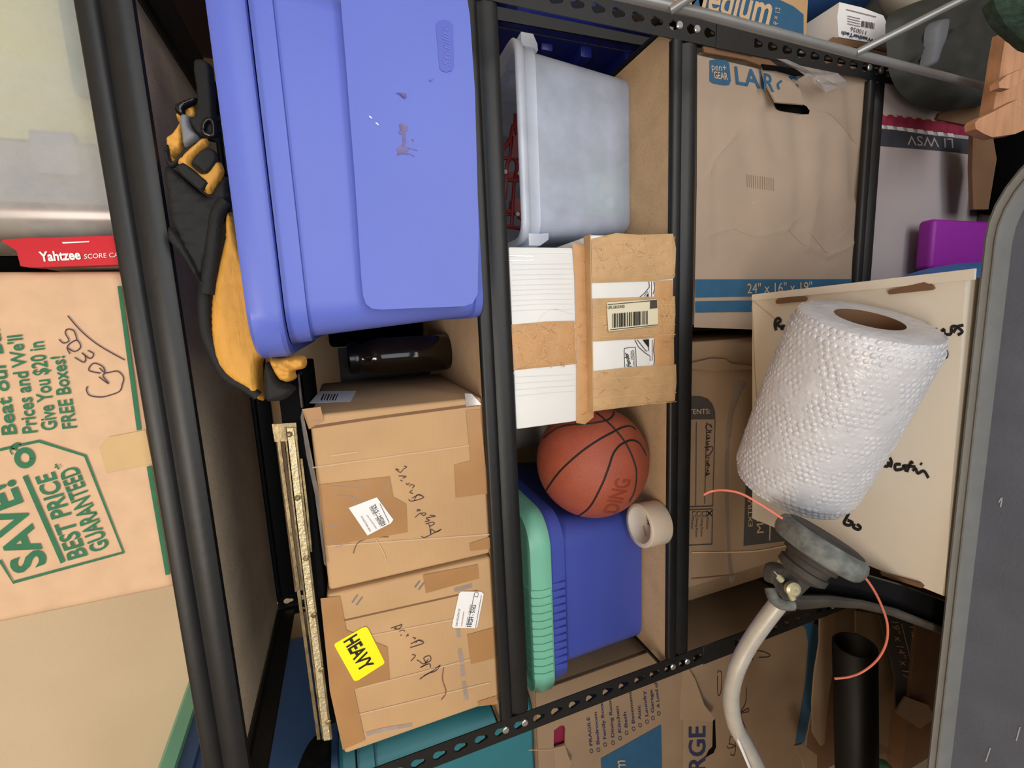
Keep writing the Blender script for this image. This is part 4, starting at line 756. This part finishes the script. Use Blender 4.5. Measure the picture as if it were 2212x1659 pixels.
# bubble wrap roll
e1, e2 = Vector((.735, -.343, .998)), Vector((.503, -.254, .994)); ax = (e1 - e2).normalized(); RR = .078
t = Thing('bubble_wrap_roll', 'roll of clear bubble wrap lying across cream handwritten box', 'bubble wrap', (.61, -.3, .92))
def bring(c, r, n=96, sq=1.0):
    up = Vector((0, 0, 1)); up = (up - ax * up.dot(ax)).normalized(); s_ = ax.cross(up); return [c + up * r * sq * math.cos(2 * math.pi * k_ / n) + s_ * r * math.sin(2 * math.pi * k_ / n) for k_ in range(n)]
b = MB(); N_ = 60; rg = []
for i in range(N_ + 1):
    tt = i / N_; c = e2.lerp(e1, tt); r = RR * (1 + .03 * math.sin(tt * 3.1)) * (.93 + .07 * min(1, min(tt, 1 - tt) * 14)); rg.append(bring(c, r))
for i, r_ in enumerate(rg):
    for j in range(96):
        c = e2.lerp(e1, i / N_); dd = (r_[j] - c).normalized(); r_[j] = r_[j] + dd * .0008 * noise.noise(Vector((i * .15, j * .2, 0)))
b.loft(rg, 'bubble', (0, 0))
RH = .036
for c, sg in ((e1, 1), (e2, -1)):
    b.loft([bring(c, RR * .93), bring(c + ax * sg * .004, RR * .8), bring(c + ax * sg * .003, RR * .62), bring(c + ax * sg * .002, RH)], 'bubble', (0, 0))
t.part('wrap', b)
# real bubbles along the roll
bb = MB(); up = Vector((0, 0, 1)); up = (up - ax * up.dot(ax)).normalized(); s_ = ax.cross(up)
bm = bmesh.new(); bmesh.ops.create_icosphere(bm, subdivisions=2, radius=1); bv = [v.co.copy() for v in bm.verts]; bf = [[v.index for v in f.verts] for f in bm.faces]; bm.free()
for i in range(36):
    for j in range(64):
        a = 2 * math.pi * (j + .5 * (i % 2) + random.uniform(-.12, .12)) / 64; tt = (i + .5 + random.uniform(-.12, .12)) / 36; c = e2.lerp(e1, tt); dr = up * math.cos(a) + s_ * math.sin(a); p = c + dr * (RR * (1 + .03 * math.sin(tt * 3.1)) * (.93 + .07 * min(1, min(tt, 1 - tt) * 14)) - .0006)
        ta = ax.cross(dr); sc = .0040 * random.uniform(.85, 1.05); hh = .0014 * random.uniform(.45, 1); bb.add([p + ax * v.x * sc + ta * v.y * sc + dr * v.z * hh for v in bv], bf, 'bubble', True)
o = t.part('bubbles', bb); o['kind'] = 'stuff'
b = MB(); b.loft([bring(e1 + ax * .002, RH), bring(e2 - ax * .002, RH)], 'cardin', (0, 0)); t.part('core', b)
b = MB(); b.box(-.001, .001, -.03, .03, -.006, .006, 'frostr', 0); 
# string trimmer standing upside down
t = Thing('string_trimmer', 'old string trimmer with white bent tube and grey head held up before cream box', 'trimmer', (.0, -.25, .02))
hc = dep(1776, 1172, .535); vw = (hc - CAM).normalized(); han = dep(1715, 1256, .535) - hc; han = (han - vw * han.dot(vw)).normalized(); hax = (han * .99 + vw * .10).normalized()
t.part('trimmer_head', MB().lathe([(0.0095, -0.0029), (0.0304, -0.0066), (0.0427, -0.0085), (0.0480, -0.0047), (0.0503, 0.0009), (0.0508, 0.0076), (0.0489, 0.0138), (0.0456, 0.0171), (0.0351, 0.0190), (0.0152, 0.0171)], 'rubber', hc, hax, 48))
t.part('head_cap', MB().lathe([(0.0152, -0.0123), (0.0342, -0.0114), (0.0408, -0.0095), (0.0427, -0.0066), (0.0228, -0.0047)], 'grime', hc, hax, 40))
t.part('spool_collar', MB().lathe([(0.0285, 0.0162), (0.0304, 0.0181), (0.0304, 0.0256), (0.0256, 0.0276), (0.0247, 0.0351), (0.0276, 0.0361), (0.0276, 0.0437), (0.0238, 0.0466), (0.0152, 0.0513)], 'grime', hc, hax, 36))
E_ = lambda *p: cz(1600, 1050, 4.74, p)
pts = [dep(1712, 1262, .615)] + [dep(u, v, dd) for u, v, dd in ((1690, 1293, .625), (1650, 1345, .64), (1613, 1400, .655), (1588, 1455, .665), (1579, 1510, .675), (1588, 1565, .685), (1612, 1610, .70), (1640, 1665, .72), (1665, 1730, .76), (1690, 1830, .84))]
pts += [Vector((-.42, -.22, .50)), Vector((-.62, -.22, .03))]
t.part('shaft_tube', MB().tube(catmull(pts, 6), .0118, 'alu', 18))
t.part('shaft_seam', MB().tube(catmull([dep(u, v, dd) for u, v, dd in ((1594, 1598, .677), (1608, 1632, .688), (1622, 1665, .70))], 4), .0022, 'label', 6))
t.part('clamp', MB().tube(catmull([dep(u, v, dd) for u, v, dd in ((1665, 1270, .615), (1672, 1292, .61), (1690, 1305, .605), (1712, 1305, .605))], 4), .008, 'rubber', 10))
t.part('gear_housing', MB().loft([[dep(u, v, .60) for u, v in E_((440, 770), (700, 900), (760, 980), (560, 1180), (430, 1160), (330, 1000))], [dep(u, v, .64) for u, v in E_((440, 770), (700, 900), (760, 980), (560, 1180), (430, 1160), (330, 1000))]], 'grime', smooth=False))
t.part('clamp_block', MB().pillow(Plane(dep(1665, 1236, .60), -FW), E_((245, 850), (270, 790), (330, 775), (420, 800), (410, 860), (330, 920), (320, 985), (240, 960)), .012, 'grime', rim=8))
t.part('bolt', MB().tube([dep(u, v, .592) for u, v in E_((325, 860), (420, 965))], .0042, 'brassn', 10))
t.part('bolt', MB().tube([dep(u, v, .592) for u, v in E_((505, 1090), (535, 1155))], .0042, 'brassn', 10))
t.part('wing_nut', MB().lathe([(.0085, 0), (.0095, .002), (.0095, .008), (.006, .010)], 'brassn', dep(*E_((505, 1035))[0], .592), -FW, 20)); t.part('wing_nut', MB().box(-.0015, .0015, -.006, .006, 0, .006, 'brassn', .0005, 1, Matrix.Translation(dep(*E_((550, 1050))[0], .588))))
gp = [(1690, 1262), (1740, 1228), (1800, 1228), (1870, 1250), (1960, 1276), (2062, 1314), (2066, 1376), (1990, 1352), (1900, 1322), (1840, 1312), (1770, 1312), (1722, 1322)]
FGd = Plane(dep(1880, 1300, .60), -FW + Vector((-.3, 0, .25)))
t.part('guard', MB().slab([FGd.P(p, -.012) for p in gp], .004, 'shiny', FGd.n))
t.part('guard_lip', MB().tube([FGd.P(p) for p in ((1700, 1296), (1730, 1300), (1790, 1298), (1860, 1305), (1930, 1322), (1990, 1345), (2066, 1374))], .01, 'grime', 10, rs=[(.006, .014), (.009, .018), (.007, .014), (.005, .010), (.005, .008), (.004, .008), (.004, .007)]))
for q in ([(1520, 1069, .57), (1538, 1061, .57), (1565, 1059, .56), (1600, 1066, .55), (1640, 1088, .54), (1690, 1120, .534)], [(1858, 1234, .534), (1885, 1270, .55), (1905, 1310, .57), (1917, 1350, .58), (1914, 1390, .59), (1895, 1425, .60), (1865, 1450, .61), (1835, 1462, .61), (1803, 1466, .61)]):
    t.part('trimmer_line', MB().tube(catmull([dep(*p) for p in q], 6), .0014, 'line', 8))
# big grey lidded tote, nearest the camera
t = Thing('grey_tote', 'large grey lidded plastic tote along right edge of photo', 'tote', (.45, -.68, 0))
x0, x1, y0, y1 = -.45, .935, -1.0, -.397; cx, cy, hx, hy = (x0 + x1) / 2, (y0 + y1) / 2, (x1 - x0) / 2, (y1 - y0) / 2
gr = lambda k_, r, z: rrect(cx, cy, hx - k_, hy - k_, max(r, .01), z, 10)
b = MB(); b.loft([gr(.09, .06, .002), gr(.085, .07, .01), gr(.035, .09, .84), gr(.02, .10, .842), gr(.02, .10, .87)], 'gtoteb'); t.part('tote_body', b)
b = MB(); b.loft([gr(.018, .10, .865), gr(.004, .11, .866), gr(0, .115, .872), gr(0, .115, .900), gr(.003, .112, .908), gr(.006, .11, .911), gr(.0115, .107, .909), gr(.0135, .106, .912), gr(.015, .105, .912), gr(.0175, .104, .904), gr(.0195, .103, .892)], 'gtote', (0, 0)); b.add(gr(.0195, .103, .892), [list(range(44))], 'gtoteb')
t.part('lid', b)
b = MB(); FT9 = Plane((0, 0, .8924), (0, 0, 1))
for q in (((2158, 1085), (2165, 1075), (2162, 1095)), ((2130, 1645), (2140, 1615)), ((2196, 1600), (2204, 1570)), ((2204, 435), (2196, 455))): b.stroke(FT9, q, 3, 'scuff', .0006)
t.part('scuff_mark', b)
# ================================================================ STACK BEYOND THE LEFT POST
lo = lambda *p: cz(1000, 1239, 3.95, p); FSt = PY(.0995)
t = Thing('moving_box', 'tan moving box with FRAGILE room checklist and handle hole', 'box', (-.35, .3, .865))
hole = lo((775, 1490), (778, 1340), (830, 1300), (862, 1298), (876, 1325), (872, 1460))
b = MB(); P0 = [Vector((-.046, 0, .868)), Vector((-.046, 0, 1.266)), Vector((-.66, 0, 1.266)), Vector((-.66, 0, .868))]
vs, fs = holed([(q.x, q.z) for q in P0], [[(FSt.P(p).x, FSt.P(p).z) for p in hole]], .004, lambda a, b2, tt: (a, .102 + tt, b2)); b.add(vs, fs, 'kraftd'); b.box(-.66, -.046, .112, .50, .868, 1.266, 'kraftd', .003)
names = ['FRAGILE', 'Bedroom', 'Family Room', 'Dining Room', 'Kitchen', 'Bath', 'Basement', 'Attic', 'Laundry', 'Garage', 'A Load of ...']
ends = [((1105, 1465), (1080, 1222)), ((1165, 1455), (1140, 1180)), ((1222, 1410), (1190, 1075)), ((1290, 1395), (1262, 1050)), ((1350, 1355), (1325, 1130)), ((1405, 1310), (1390, 1180)), ((1465, 1275), (1435, 1005)), ((1520, 1245), (1512, 1122)), ((1580, 1215), (1555, 1000)), ((1630, 1185), (1615, 990)), ((1680, 1145), (1650, 880))]
for s_, (a, c) in zip(names, ends):
    b.text(FSt, s_, *lo(a, c, (a[0] - 26, a[1] + 4)), 'navyp', bold=.012); x, y = lo((a[0] - 10, a[1] + 48))[0]; b.stroke(FSt, [(x + 3.4 * math.cos(k_), y + 3.8 * math.sin(k_)) for k_ in (0, 1.05, 2.1, 3.14, 4.2, 5.24)], 1.2, 'navyp', closed=True)
b.print_poly(FSt, lo((1175, 1578), (1690, 1288), (1700, 1700), (1720, 1960), (1190, 1960)), 'bluep')
b.text(FSt, 'medium', *lo((1430, 1960), (1380, 1590), (1330, 1960)), 'kprint', off=.0014)
b.stroke(FSt, lo((560, 1505), (780, 1500)), 1.6, 'kprint'); t.part('carton_body', b)
t.part('handle_flap', MB().slab([PY(y).P(p) for p, y in zip(lo((770, 1490), (870, 1465), (900, 1560), (925, 1610), (900, 1690), (790, 1690)), (.099, .099, .09, .085, .09, .098))], .003, 'kraftd', (0, 1, 0)))
t.part('handle_hole', MB().pillow(PY(.111), hole, .0003, 'maroon', back=False, rim=4))
FB_ = PY(.0995)
t = Thing('moving_box', 'worn moving box with navy LARGE print and torn flap, next to FRAGILE box', 'box', (-.4, .3, .3))
l7 = lambda *p: cz(1400, 1239, 3.95, p)
b = MB(); b.box(-.72, -.115, .100, .50, .402, .866, 'kraftd', .005)
b.text(FB_, 'LARGE', *l7((485, 1930), (485, 1300), (345, 1935)), 'navyp', bold=.02)
b.print_poly(FB_, l7((1300, 415), (1350, 395), (1450, 440), (1460, 500), (1430, 800), (1390, 1150), (1330, 1440), (1250, 1480), (1300, 1180), (1345, 900), (1365, 600), (1345, 480)), 'bluep')
b.stroke(FB_, l7((1450, 450), (1440, 700), (1395, 1150), (1340, 1440)), 1.4, 'zinc', .0009)
for q in (((590, 850), (600, 830), (625, 850), (620, 1000), (600, 1040), (590, 980), (590, 870)), ((890, 740), (900, 670), (960, 660), (1035, 690), (1020, 710), (940, 715)), ((840, 760), (900, 710)), ((835, 970), (830, 1100), (790, 1180), (850, 1150), (850, 1180), (790, 1200), (830, 1320)), ((710, 1390), (735, 1410), (745, 1490), (730, 1550), (700, 1540)), ((670, 1470), (690, 1490), (740, 1470), (690, 1450)), ((700, 1385), (690, 1460))): b.stroke(FB_, l7(*q), 1.6, 'purpleink', .0009)
t.part('carton_body', b)
t.part('torn_flap', MB().slab([PY(y).P(p) for p, y in zip(l7((270, 1245), (425, 1255), (540, 1270), (570, 1240), (480, 1120), (400, 900), (340, 800), (295, 830), (272, 1100)), (.0985, .09, .075, .07, .08, .09, .097, .0985, .0985))], .003, 'kraftd', (0, 1, 0)))
t.part('handle_hole', MB().slab([PY(.0985).P(p) for p in l7((555, 1260), (572, 1240), (580, 1480), (560, 1530), (490, 1570), (520, 1510), (550, 1480))], .001, 'void', (0, 1, 0)))  # black slab stands in for the shade of the opening
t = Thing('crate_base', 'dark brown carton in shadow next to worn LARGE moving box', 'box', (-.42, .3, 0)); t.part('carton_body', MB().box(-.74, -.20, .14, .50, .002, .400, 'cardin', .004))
# teal tote, black cloth, navy tote
t = Thing('storage_tote', 'teal tote crossed by perforated post, next to FRAGILE moving box', 'tote', (-.33, .33, 1.268))
cx, cy = -.375, .335; tr = lambda hx, hy, r, z: rrect(cx, cy, hx, hy, r, z, 8)
b = MB(); b.loft([tr(.29, .215, .03, 1.268), tr(.30, .225, .04, 1.276), tr(.335, .245, .05, 1.60), tr(.342, .252, .05, 1.602), tr(.346, .256, .05, 1.632)], 'teal', smooth=False); t.part('tote_body', b)
b = MB(); b.loft([tr(.347, .257, .05, 1.634), tr(.356, .266, .055, 1.635), tr(.358, .268, .055, 1.655), tr(.35, .26, .05, 1.662), tr(.31, .22, .04, 1.663)], 'teal', smooth=False); t.part('lid', b)
Fn = Plane((-.085, .25, 1.8), (1, -.28, 0)); X_ = Vector((.28, 1, 0)).normalized(); Y_ = Vector((-1, .28, 0)).normalized()
t = Thing('storage_tote', 'dark navy tote with mint green lid at bottom left of photo', 'tote', (-.3, .35, 1.664))
cx, cy = -.345, .395
def nr(hx, hy, r, z): R_ = Matrix.Rotation(math.radians(-7), 3, 'Z'); return [Vector((cx, cy, 0)) + R_ @ Vector((p.x, p.y, 0)) + Vector((0, 0, p.z)) for p in rrect(0, 0, hx, hy, r, z, 8)]
b = MB(); b.loft([nr(.235, .19, .03, 1.665), nr(.245, .20, .04, 1.675), nr(.268, .22, .05, 1.935), nr(.278, .23, .05, 1.937), nr(.281, .233, .05, 1.962)], 'navy', smooth=False); t.part('tote_body', b)
b = MB(); b.loft([nr(.283, .235, .05, 1.963), nr(.293, .245, .055, 1.964), nr(.295, .247, .055, 1.988), nr(.287, .239, .05, 1.996), nr(.25, .2, .04, 1.997)], 'mint', smooth=False); t.part('lid', b)
single('black_cloth', 'crumpled black cloth between teal tote and navy tote', 'cloth', MB().pillow(PY(.12), [(712, 1555), (700, 1580), (672, 1600), (650, 1640), (640, 1690), (700, 1720), (712, 1690), (716, 1620)], .03, 'void', rim=22, wr=.02), (-.05, .13, 1.665))
# open box with tube and flaps, lower left
s8 = lambda *p: cz(1700, 1300, 4.622, p)
t = Thing('open_carton', 'opened carton with bent flaps and MEDIUM print beside string trimmer', 'box', (-.25, .05, 0))
t.part('carton_body', MB().box(-.62, -.10, -.02, .13, .002, .17, 'cardin', .004))
fl = lambda y, *q: MB().slab([PY(yy).P(p) for p, yy in zip(s8(*q), y if isinstance(y, tuple) else (y,) * len(q))], .004, 'kraftd', (0, 1, 0))
t.part('side_flap', fl(.03, (330, 110), (490, 55), (485, 200), (470, 450), (460, 700), (430, 850), (400, 1100), (375, 1420), (340, 1440), (260, 1310), (255, 1000), (280, 700), (330, 400)))
t.part('side_flap', fl(.02, (690, 90), (925, 130), (965, 300), (1040, 560), (1075, 760), (1080, 1080), (1035, 1160), (1100, 1380), (1190, 1659), (1250, 1800), (1000, 1720), (890, 1560), (860, 1440), (850, 1200), (840, 900), (850, 400), (690, 310)))
t.part('back_flap', fl(.075, (480, 50), (700, 50), (695, 320), (540, 420), (460, 520)))
FM = PY(-.012); b = fl(-.0112, (925, 130), (1100, 150), (1300, 200), (1380, 500), (1550, 880), (1500, 930), (1400, 960), (1390, 1010), (1200, 950), (1085, 1100), (1080, 760), (1040, 560), (965, 300)); b.mats[0] = K['slate']
b.text(FM, '19" x 14" x 17"', *s8((1030, 190), (1165, 790), (1105, 200)), 'kprint', off=.002); b.text(FM, 'MEDIUM / MED', *s8((1215, 240), (1370, 900), (1315, 240)), 'kprint', off=.002, shear=.2); b.stroke(FM, s8((1135, 215), (1215, 540), (1295, 945)), 2, 'zinc', .002)
t.part('printed_flap', b, None, 'dark printed flap')
t.part('corner_flap', fl((-.03, -.03, -.035, -.04, -.035, -.03), (1085, 1110), (1185, 950), (1410, 1030), (1480, 1165), (1410, 1210), (1330, 1270), (1200, 1240)))
t.part('corner_flap', fl(.0, (80, 1440), (150, 1420), (300, 1530), (300, 1690), (180, 1690), (160, 1600)))
t = Thing('black_pipe', 'black plastic pipe lying in opened carton beside orange trimmer line', 'pipe', (-.3, .0, .3))
pa = dep(1846, 1392, .985); pb = dep(1852, 1800, 1.05); axp = (pb - pa).normalized()
t.part('pipe_wall', MB().lathe([(.038, 0), (.041, .001), (.041, .62), (.036, .62), (.036, .0), (.038, -.0005)], 'pipe', pa, axp, 36, (0, 0)))
single('green_scrap', 'small bright green plastic scrap by opened carton at bottom edge of photo', 'scrap', MB().pillow(PY(-.02), s8((890, 1580), (960, 1570), (1020, 1620), (1060, 1680), (900, 1680)), .01, 'ggreen', rim=6), (-.4, -.02, .3))
# ================================================================ BEYOND THE RIGHT POST
t = Thing('shelf_post', 'black finely perforated post behind the open frosted bin', 'post', (1.285, .14, 0))
b = MB(); vs, fs = holed([(1.268, 0), (1.300, 0), (1.300, 1.7), (1.268, 1.7)], [[(1.2715 + .003 * math.cos(k_ * .785), .1 + .0254 * i + .006 * math.sin(k_ * .785)) for k_ in range(8)] for i in range(60)], .003, lambda a, c, tt: (a, .13 + tt, c)); b.add(vs, fs, 'steel'); b.box(1.299, 1.302, .13, .16, 0, 1.7, 'steel'); t.part('post_angle', b)
def xbox(x0, x1, y0, y1, z0, z1, m, bev=.004): return MB().box(x0, x1, y0, y1, z0, z1, m, bev)
t = Thing('storage_tote', 'dark royal blue tote at top edge of photo behind perforated posts', 'tote', (1.655, .42, .78))
b = MB(); cx, cy = 1.655, .42; ur = lambda hx, hy, r, z: rrect(cx, cy, hx, hy, r, z, 8)
b.loft([ur(.26, .18, .03, .78), ur(.27, .19, .04, .79), ur(.30, .22, .05, 1.14), ur(.31, .23, .05, 1.145), ur(.315, .235, .05, 1.18)], 'navyb', smooth=False)
for zz in (.86, .98, 1.08): b.box(1.345, 1.38, .30, .44, zz, zz + .03, 'navyb', .004)
t.part('tote_body', b); t.part('lid', MB().loft([ur(.318, .238, .05, 1.182), ur(.325, .245, .05, 1.185), ur(.325, .245, .05, 1.21), ur(.3, .22, .05, 1.22)], 'navyb', smooth=False))
t = Thing('rack_shelf', 'black metal shelf that carries the dark royal blue tote', 'shelf', (1.8, .4, .7)); t.part('shelf_plate', xbox(1.31, 2.3, .165, .66, .745, .778, 'steel')); t.part('leg', xbox(2.26, 2.3, .17, .21, 0, .745, 'steel')); t.part('leg', xbox(1.31, 1.34, .62, .65, 0, .745, 'steel'))
t = Thing('moving_box', 'tan carton with Medium on blue print at top edge of photo', 'box', (1.5, .2, .2))
FMb = PY(.0995); b = xbox(1.335, 1.75, .100, .13, .30, .98, 'card'); b = MB().box(1.332, 1.80, .1, .128, .548, .985, 'card', .003)
b.print_poly(FMb, n4((60, 40), (420, 0), (900, -60), (1100, -10), (1240, 55), (1325, 125), (1325, 300), (1000, 260), (500, 180), (60, 120)), 'bluep')
b.text(FMb, 'Medium', *n4((330, 60), (1025, 215), (390, -190)), 'kprint', off=.0014, bold=.02); b.text(FMb, 'Medium', *n4((215, 145), (520, 195), (225, 118)), 'kprint', off=.0014)
b.text(FMb, '16 x 12', *n4((1060, 230), (1085, 60), (1100, 240)), 'kprint', off=.0014); b.print_poly(FMb, n4((45, 40), (100, 45), (95, 100), (40, 95)), 'label', .001); t.part('carton_body', b)
n5 = lambda *p: cz(1700, 0, 4.32, p)
t = Thing('parts_carton', 'small white car parts carton with upside down print', 'box', (1.36, .1, .4))
FWt = PY(.06); q = n5((490, 20), (700, 70), (900, 145), (930, 215), (935, 310), (820, 405), (480, 345), (470, 150)); qs = n5((485, 20), (440, 55), (230, 190), (200, 330), (330, 400), (480, 345))
bk = [p + Vector((.0, .12, 0)) for p in (FWt.P(k_) for k_ in q)]
b = MB().slab([FWt.P(p) for p in q], .10, 'label', (0, 1, 0)); b.add([FWt.P(q[0]), FWt.P(q[7]), FWt.P(q[6]), PY(.16).P(qs[4]), PY(.16).P(qs[3]), PY(.16).P(qs[2])], [[0, 1, 2, 3, 4, 5]], 'label')
F6 = PY(.0592); b.text(F6, 'WeatherTech', *n5((810, 365), (510, 290), (805, 400)), 'navyp', bold=.03); b.text(F6, '110036', *n5((740, 290), (595, 250), (732, 330)), 'slated')
for i in range(9): b.stroke(F6, n5((700 + i * 14, 195 + i * 2.5), (695 + i * 14, 252 + i * 2.5)), 2 - (i % 3) * .4, 'purpleink', .0008, False)
for i in range(4): b.stroke(F6, n5((560, 150 + i * 24), (680, 178 + i * 24)), 1.2, 'slate', .0008, False)
b.stroke(F6, n5((550, 90), (830, 160)), 2, 'zinc', .0008, False); t.part('carton_body', b)
t.part('open_flap', MB().slab([PY(.05).P(p) for p in n5((430, 345), (350, 405), (600, 440), (800, 450), (960, 490), (840, 550), (990, 480), (820, 410), (640, 385))], .003, 'cardin', (0, 1, 0)))
t = Thing('water_drum', 'blue plastic drum behind small white car parts carton', 'drum', (1.74, .33, .1)); t.part('drum_wall', MB().lathe([(.20, .02), (.215, .04), (.215, .30), (.222, .32), (.215, .34), (.215, .58), (.2, .60)], 'sky', (1.82, .40, 0), n=48))
t = Thing('plastic_jug', 'rounded off white plastic jug at top edge of photo', 'jug', (1.5, .1, .2))
bm = bmesh.new(); bmesh.ops.create_uvsphere(bm, u_segments=40, v_segments=24, radius=1); b = MB(); b.bm(bm, 'pale', True, Matrix.Translation(dep(2000, -35, 1.15)) @ Matrix.Diagonal((.085, .085, .125, 1))); t.part('jug_body', b)
t.part('neck', MB().lathe([(.03, .11), (.03, .15), (.034, .15), (.034, .17), (.0, .17)], 'pale', dep(2000, -35, 1.15), (0, 0, 1), 24, (0, 0)))
t = Thing('trash_bag', 'dark olive plastic bag crossed by grey tube', 'bag', (1.4, .1, .1))
t.part('bag_body', MB().pillow(PY(-.03), n5((930, 180), (1100, 60), (1500, -60), (1990, -60), (2040, 200), (2010, 600), (1980, 860), (1900, 960), (1700, 1000), (1450, 1040), (1270, 1000), (1080, 900), (960, 700), (930, 450)), .02, 'olive', rim=40, wr=.015))
t.part('grey_fold', MB().pillow(PY(-.05), n5((1300, 240), (1440, 210), (1420, 400), (1380, 500), (1330, 640), (1240, 640), (1270, 450)), .02, 'gcloth', rim=12), None, 'grey vinyl fold')
# grey tube rack before the right post
t = Thing('wire_rack', 'dull grey tube rack crossing in front of perforated post', 'rack', (1.2, -.1, 0))
up_ = [on(1380, -6, y=-.1), on(1520, 30, y=-.1), on(1850, 117, y=-.1), on(2160, 196, y=-.1)]; up_ = [Vector((1.195, -.1, 1.55)), up_[1], up_[2], up_[3], Vector((1.189, -.1, .004))]
t.part('upright_tube', MB().tube(up_, .0072, 'chrome', 14))
for a, c in (((1448, 22), (1600, -75)), ((1848, 115), (2300, -112))):
    A = on(*a, y=-.103); Cc = dep(*c, (A - CAM).dot(FW) * .94); t.part('cross_tube', MB().tube([A, Cc, Cc + (Cc - A) * .6], .0062, 'chrome', 14))
# cedar bench end and turf mat
wq = lambda y, px, th, m='cedar': MB().slab([PY(y).P(p) for p in px], th, m, (0, 1, 0))
w9 = lambda *p: cz(1900, 0, 5.53, p)
t = Thing('cedar_bench', 'reddish cedar wood bench end at upper right of photo', 'bench', (1.2, -.2, .2))
t.part('leg', wq(-.17, w9((1520, 370), (1725, 500), (1900, 620), (1900, 1400), (1355, 1340), (1390, 1130), (1430, 900), (1470, 640)), .02))
t.part('slat', wq(-.215, w9((1425, 985), (1520, 900), (1725, 810), (1900, 750), (1900, 900), (1725, 950), (1560, 1060), (1430, 1050)), .012))
t.part('foot_board', wq(-.225, w9((1140, 1470), (1180, 1420), (1330, 1350), (1500, 1260), (1660, 1180), (1680, 1195), (1640, 1260), (1900, 1240), (1900, 1480), (1620, 1600), (1350, 1640), (1250, 1600), (1150, 1540)), .014))
t.part('post_leg', wq(-.05, w9((1120, 1520), (1350, 1600), (1400, 1900), (1300, 2500), (1120, 2500), (1105, 2000)), .008, 'cardin'))
single('turf_mat', 'rolled dark green turf mat in upper right corner of photo', 'mat', MB().pillow(PY(-.24), w9((1380, -40), (1400, 100), (1460, 220), (1540, 330), (1640, 420), (1725, 490), (1900, 600), (2000, 200), (1900, -100), (1600, -150)), .05, 'turf', rim=25, wr=.03, step=8), (1.2, -.24, .5))
single('added_dark_slab', 'added black slab darkening the gap between striped carton and grey tote', 'case', MB().box(.96, 1.6, -.088, -.006, .002, .07, 'void', .008), (1.2, -.05, 0))  # added black slab, darkens the floor gap
single('added_dark_block', 'added dark maroon block darkening the view behind end of periwinkle tote', 'bag', MB().box(1.36, 1.95, .22, .60, 1.222, 2.05, 'bag', .05, 4), (1.65, .42, 1.222))  # added dark block, hides the lit wall and blocks side light
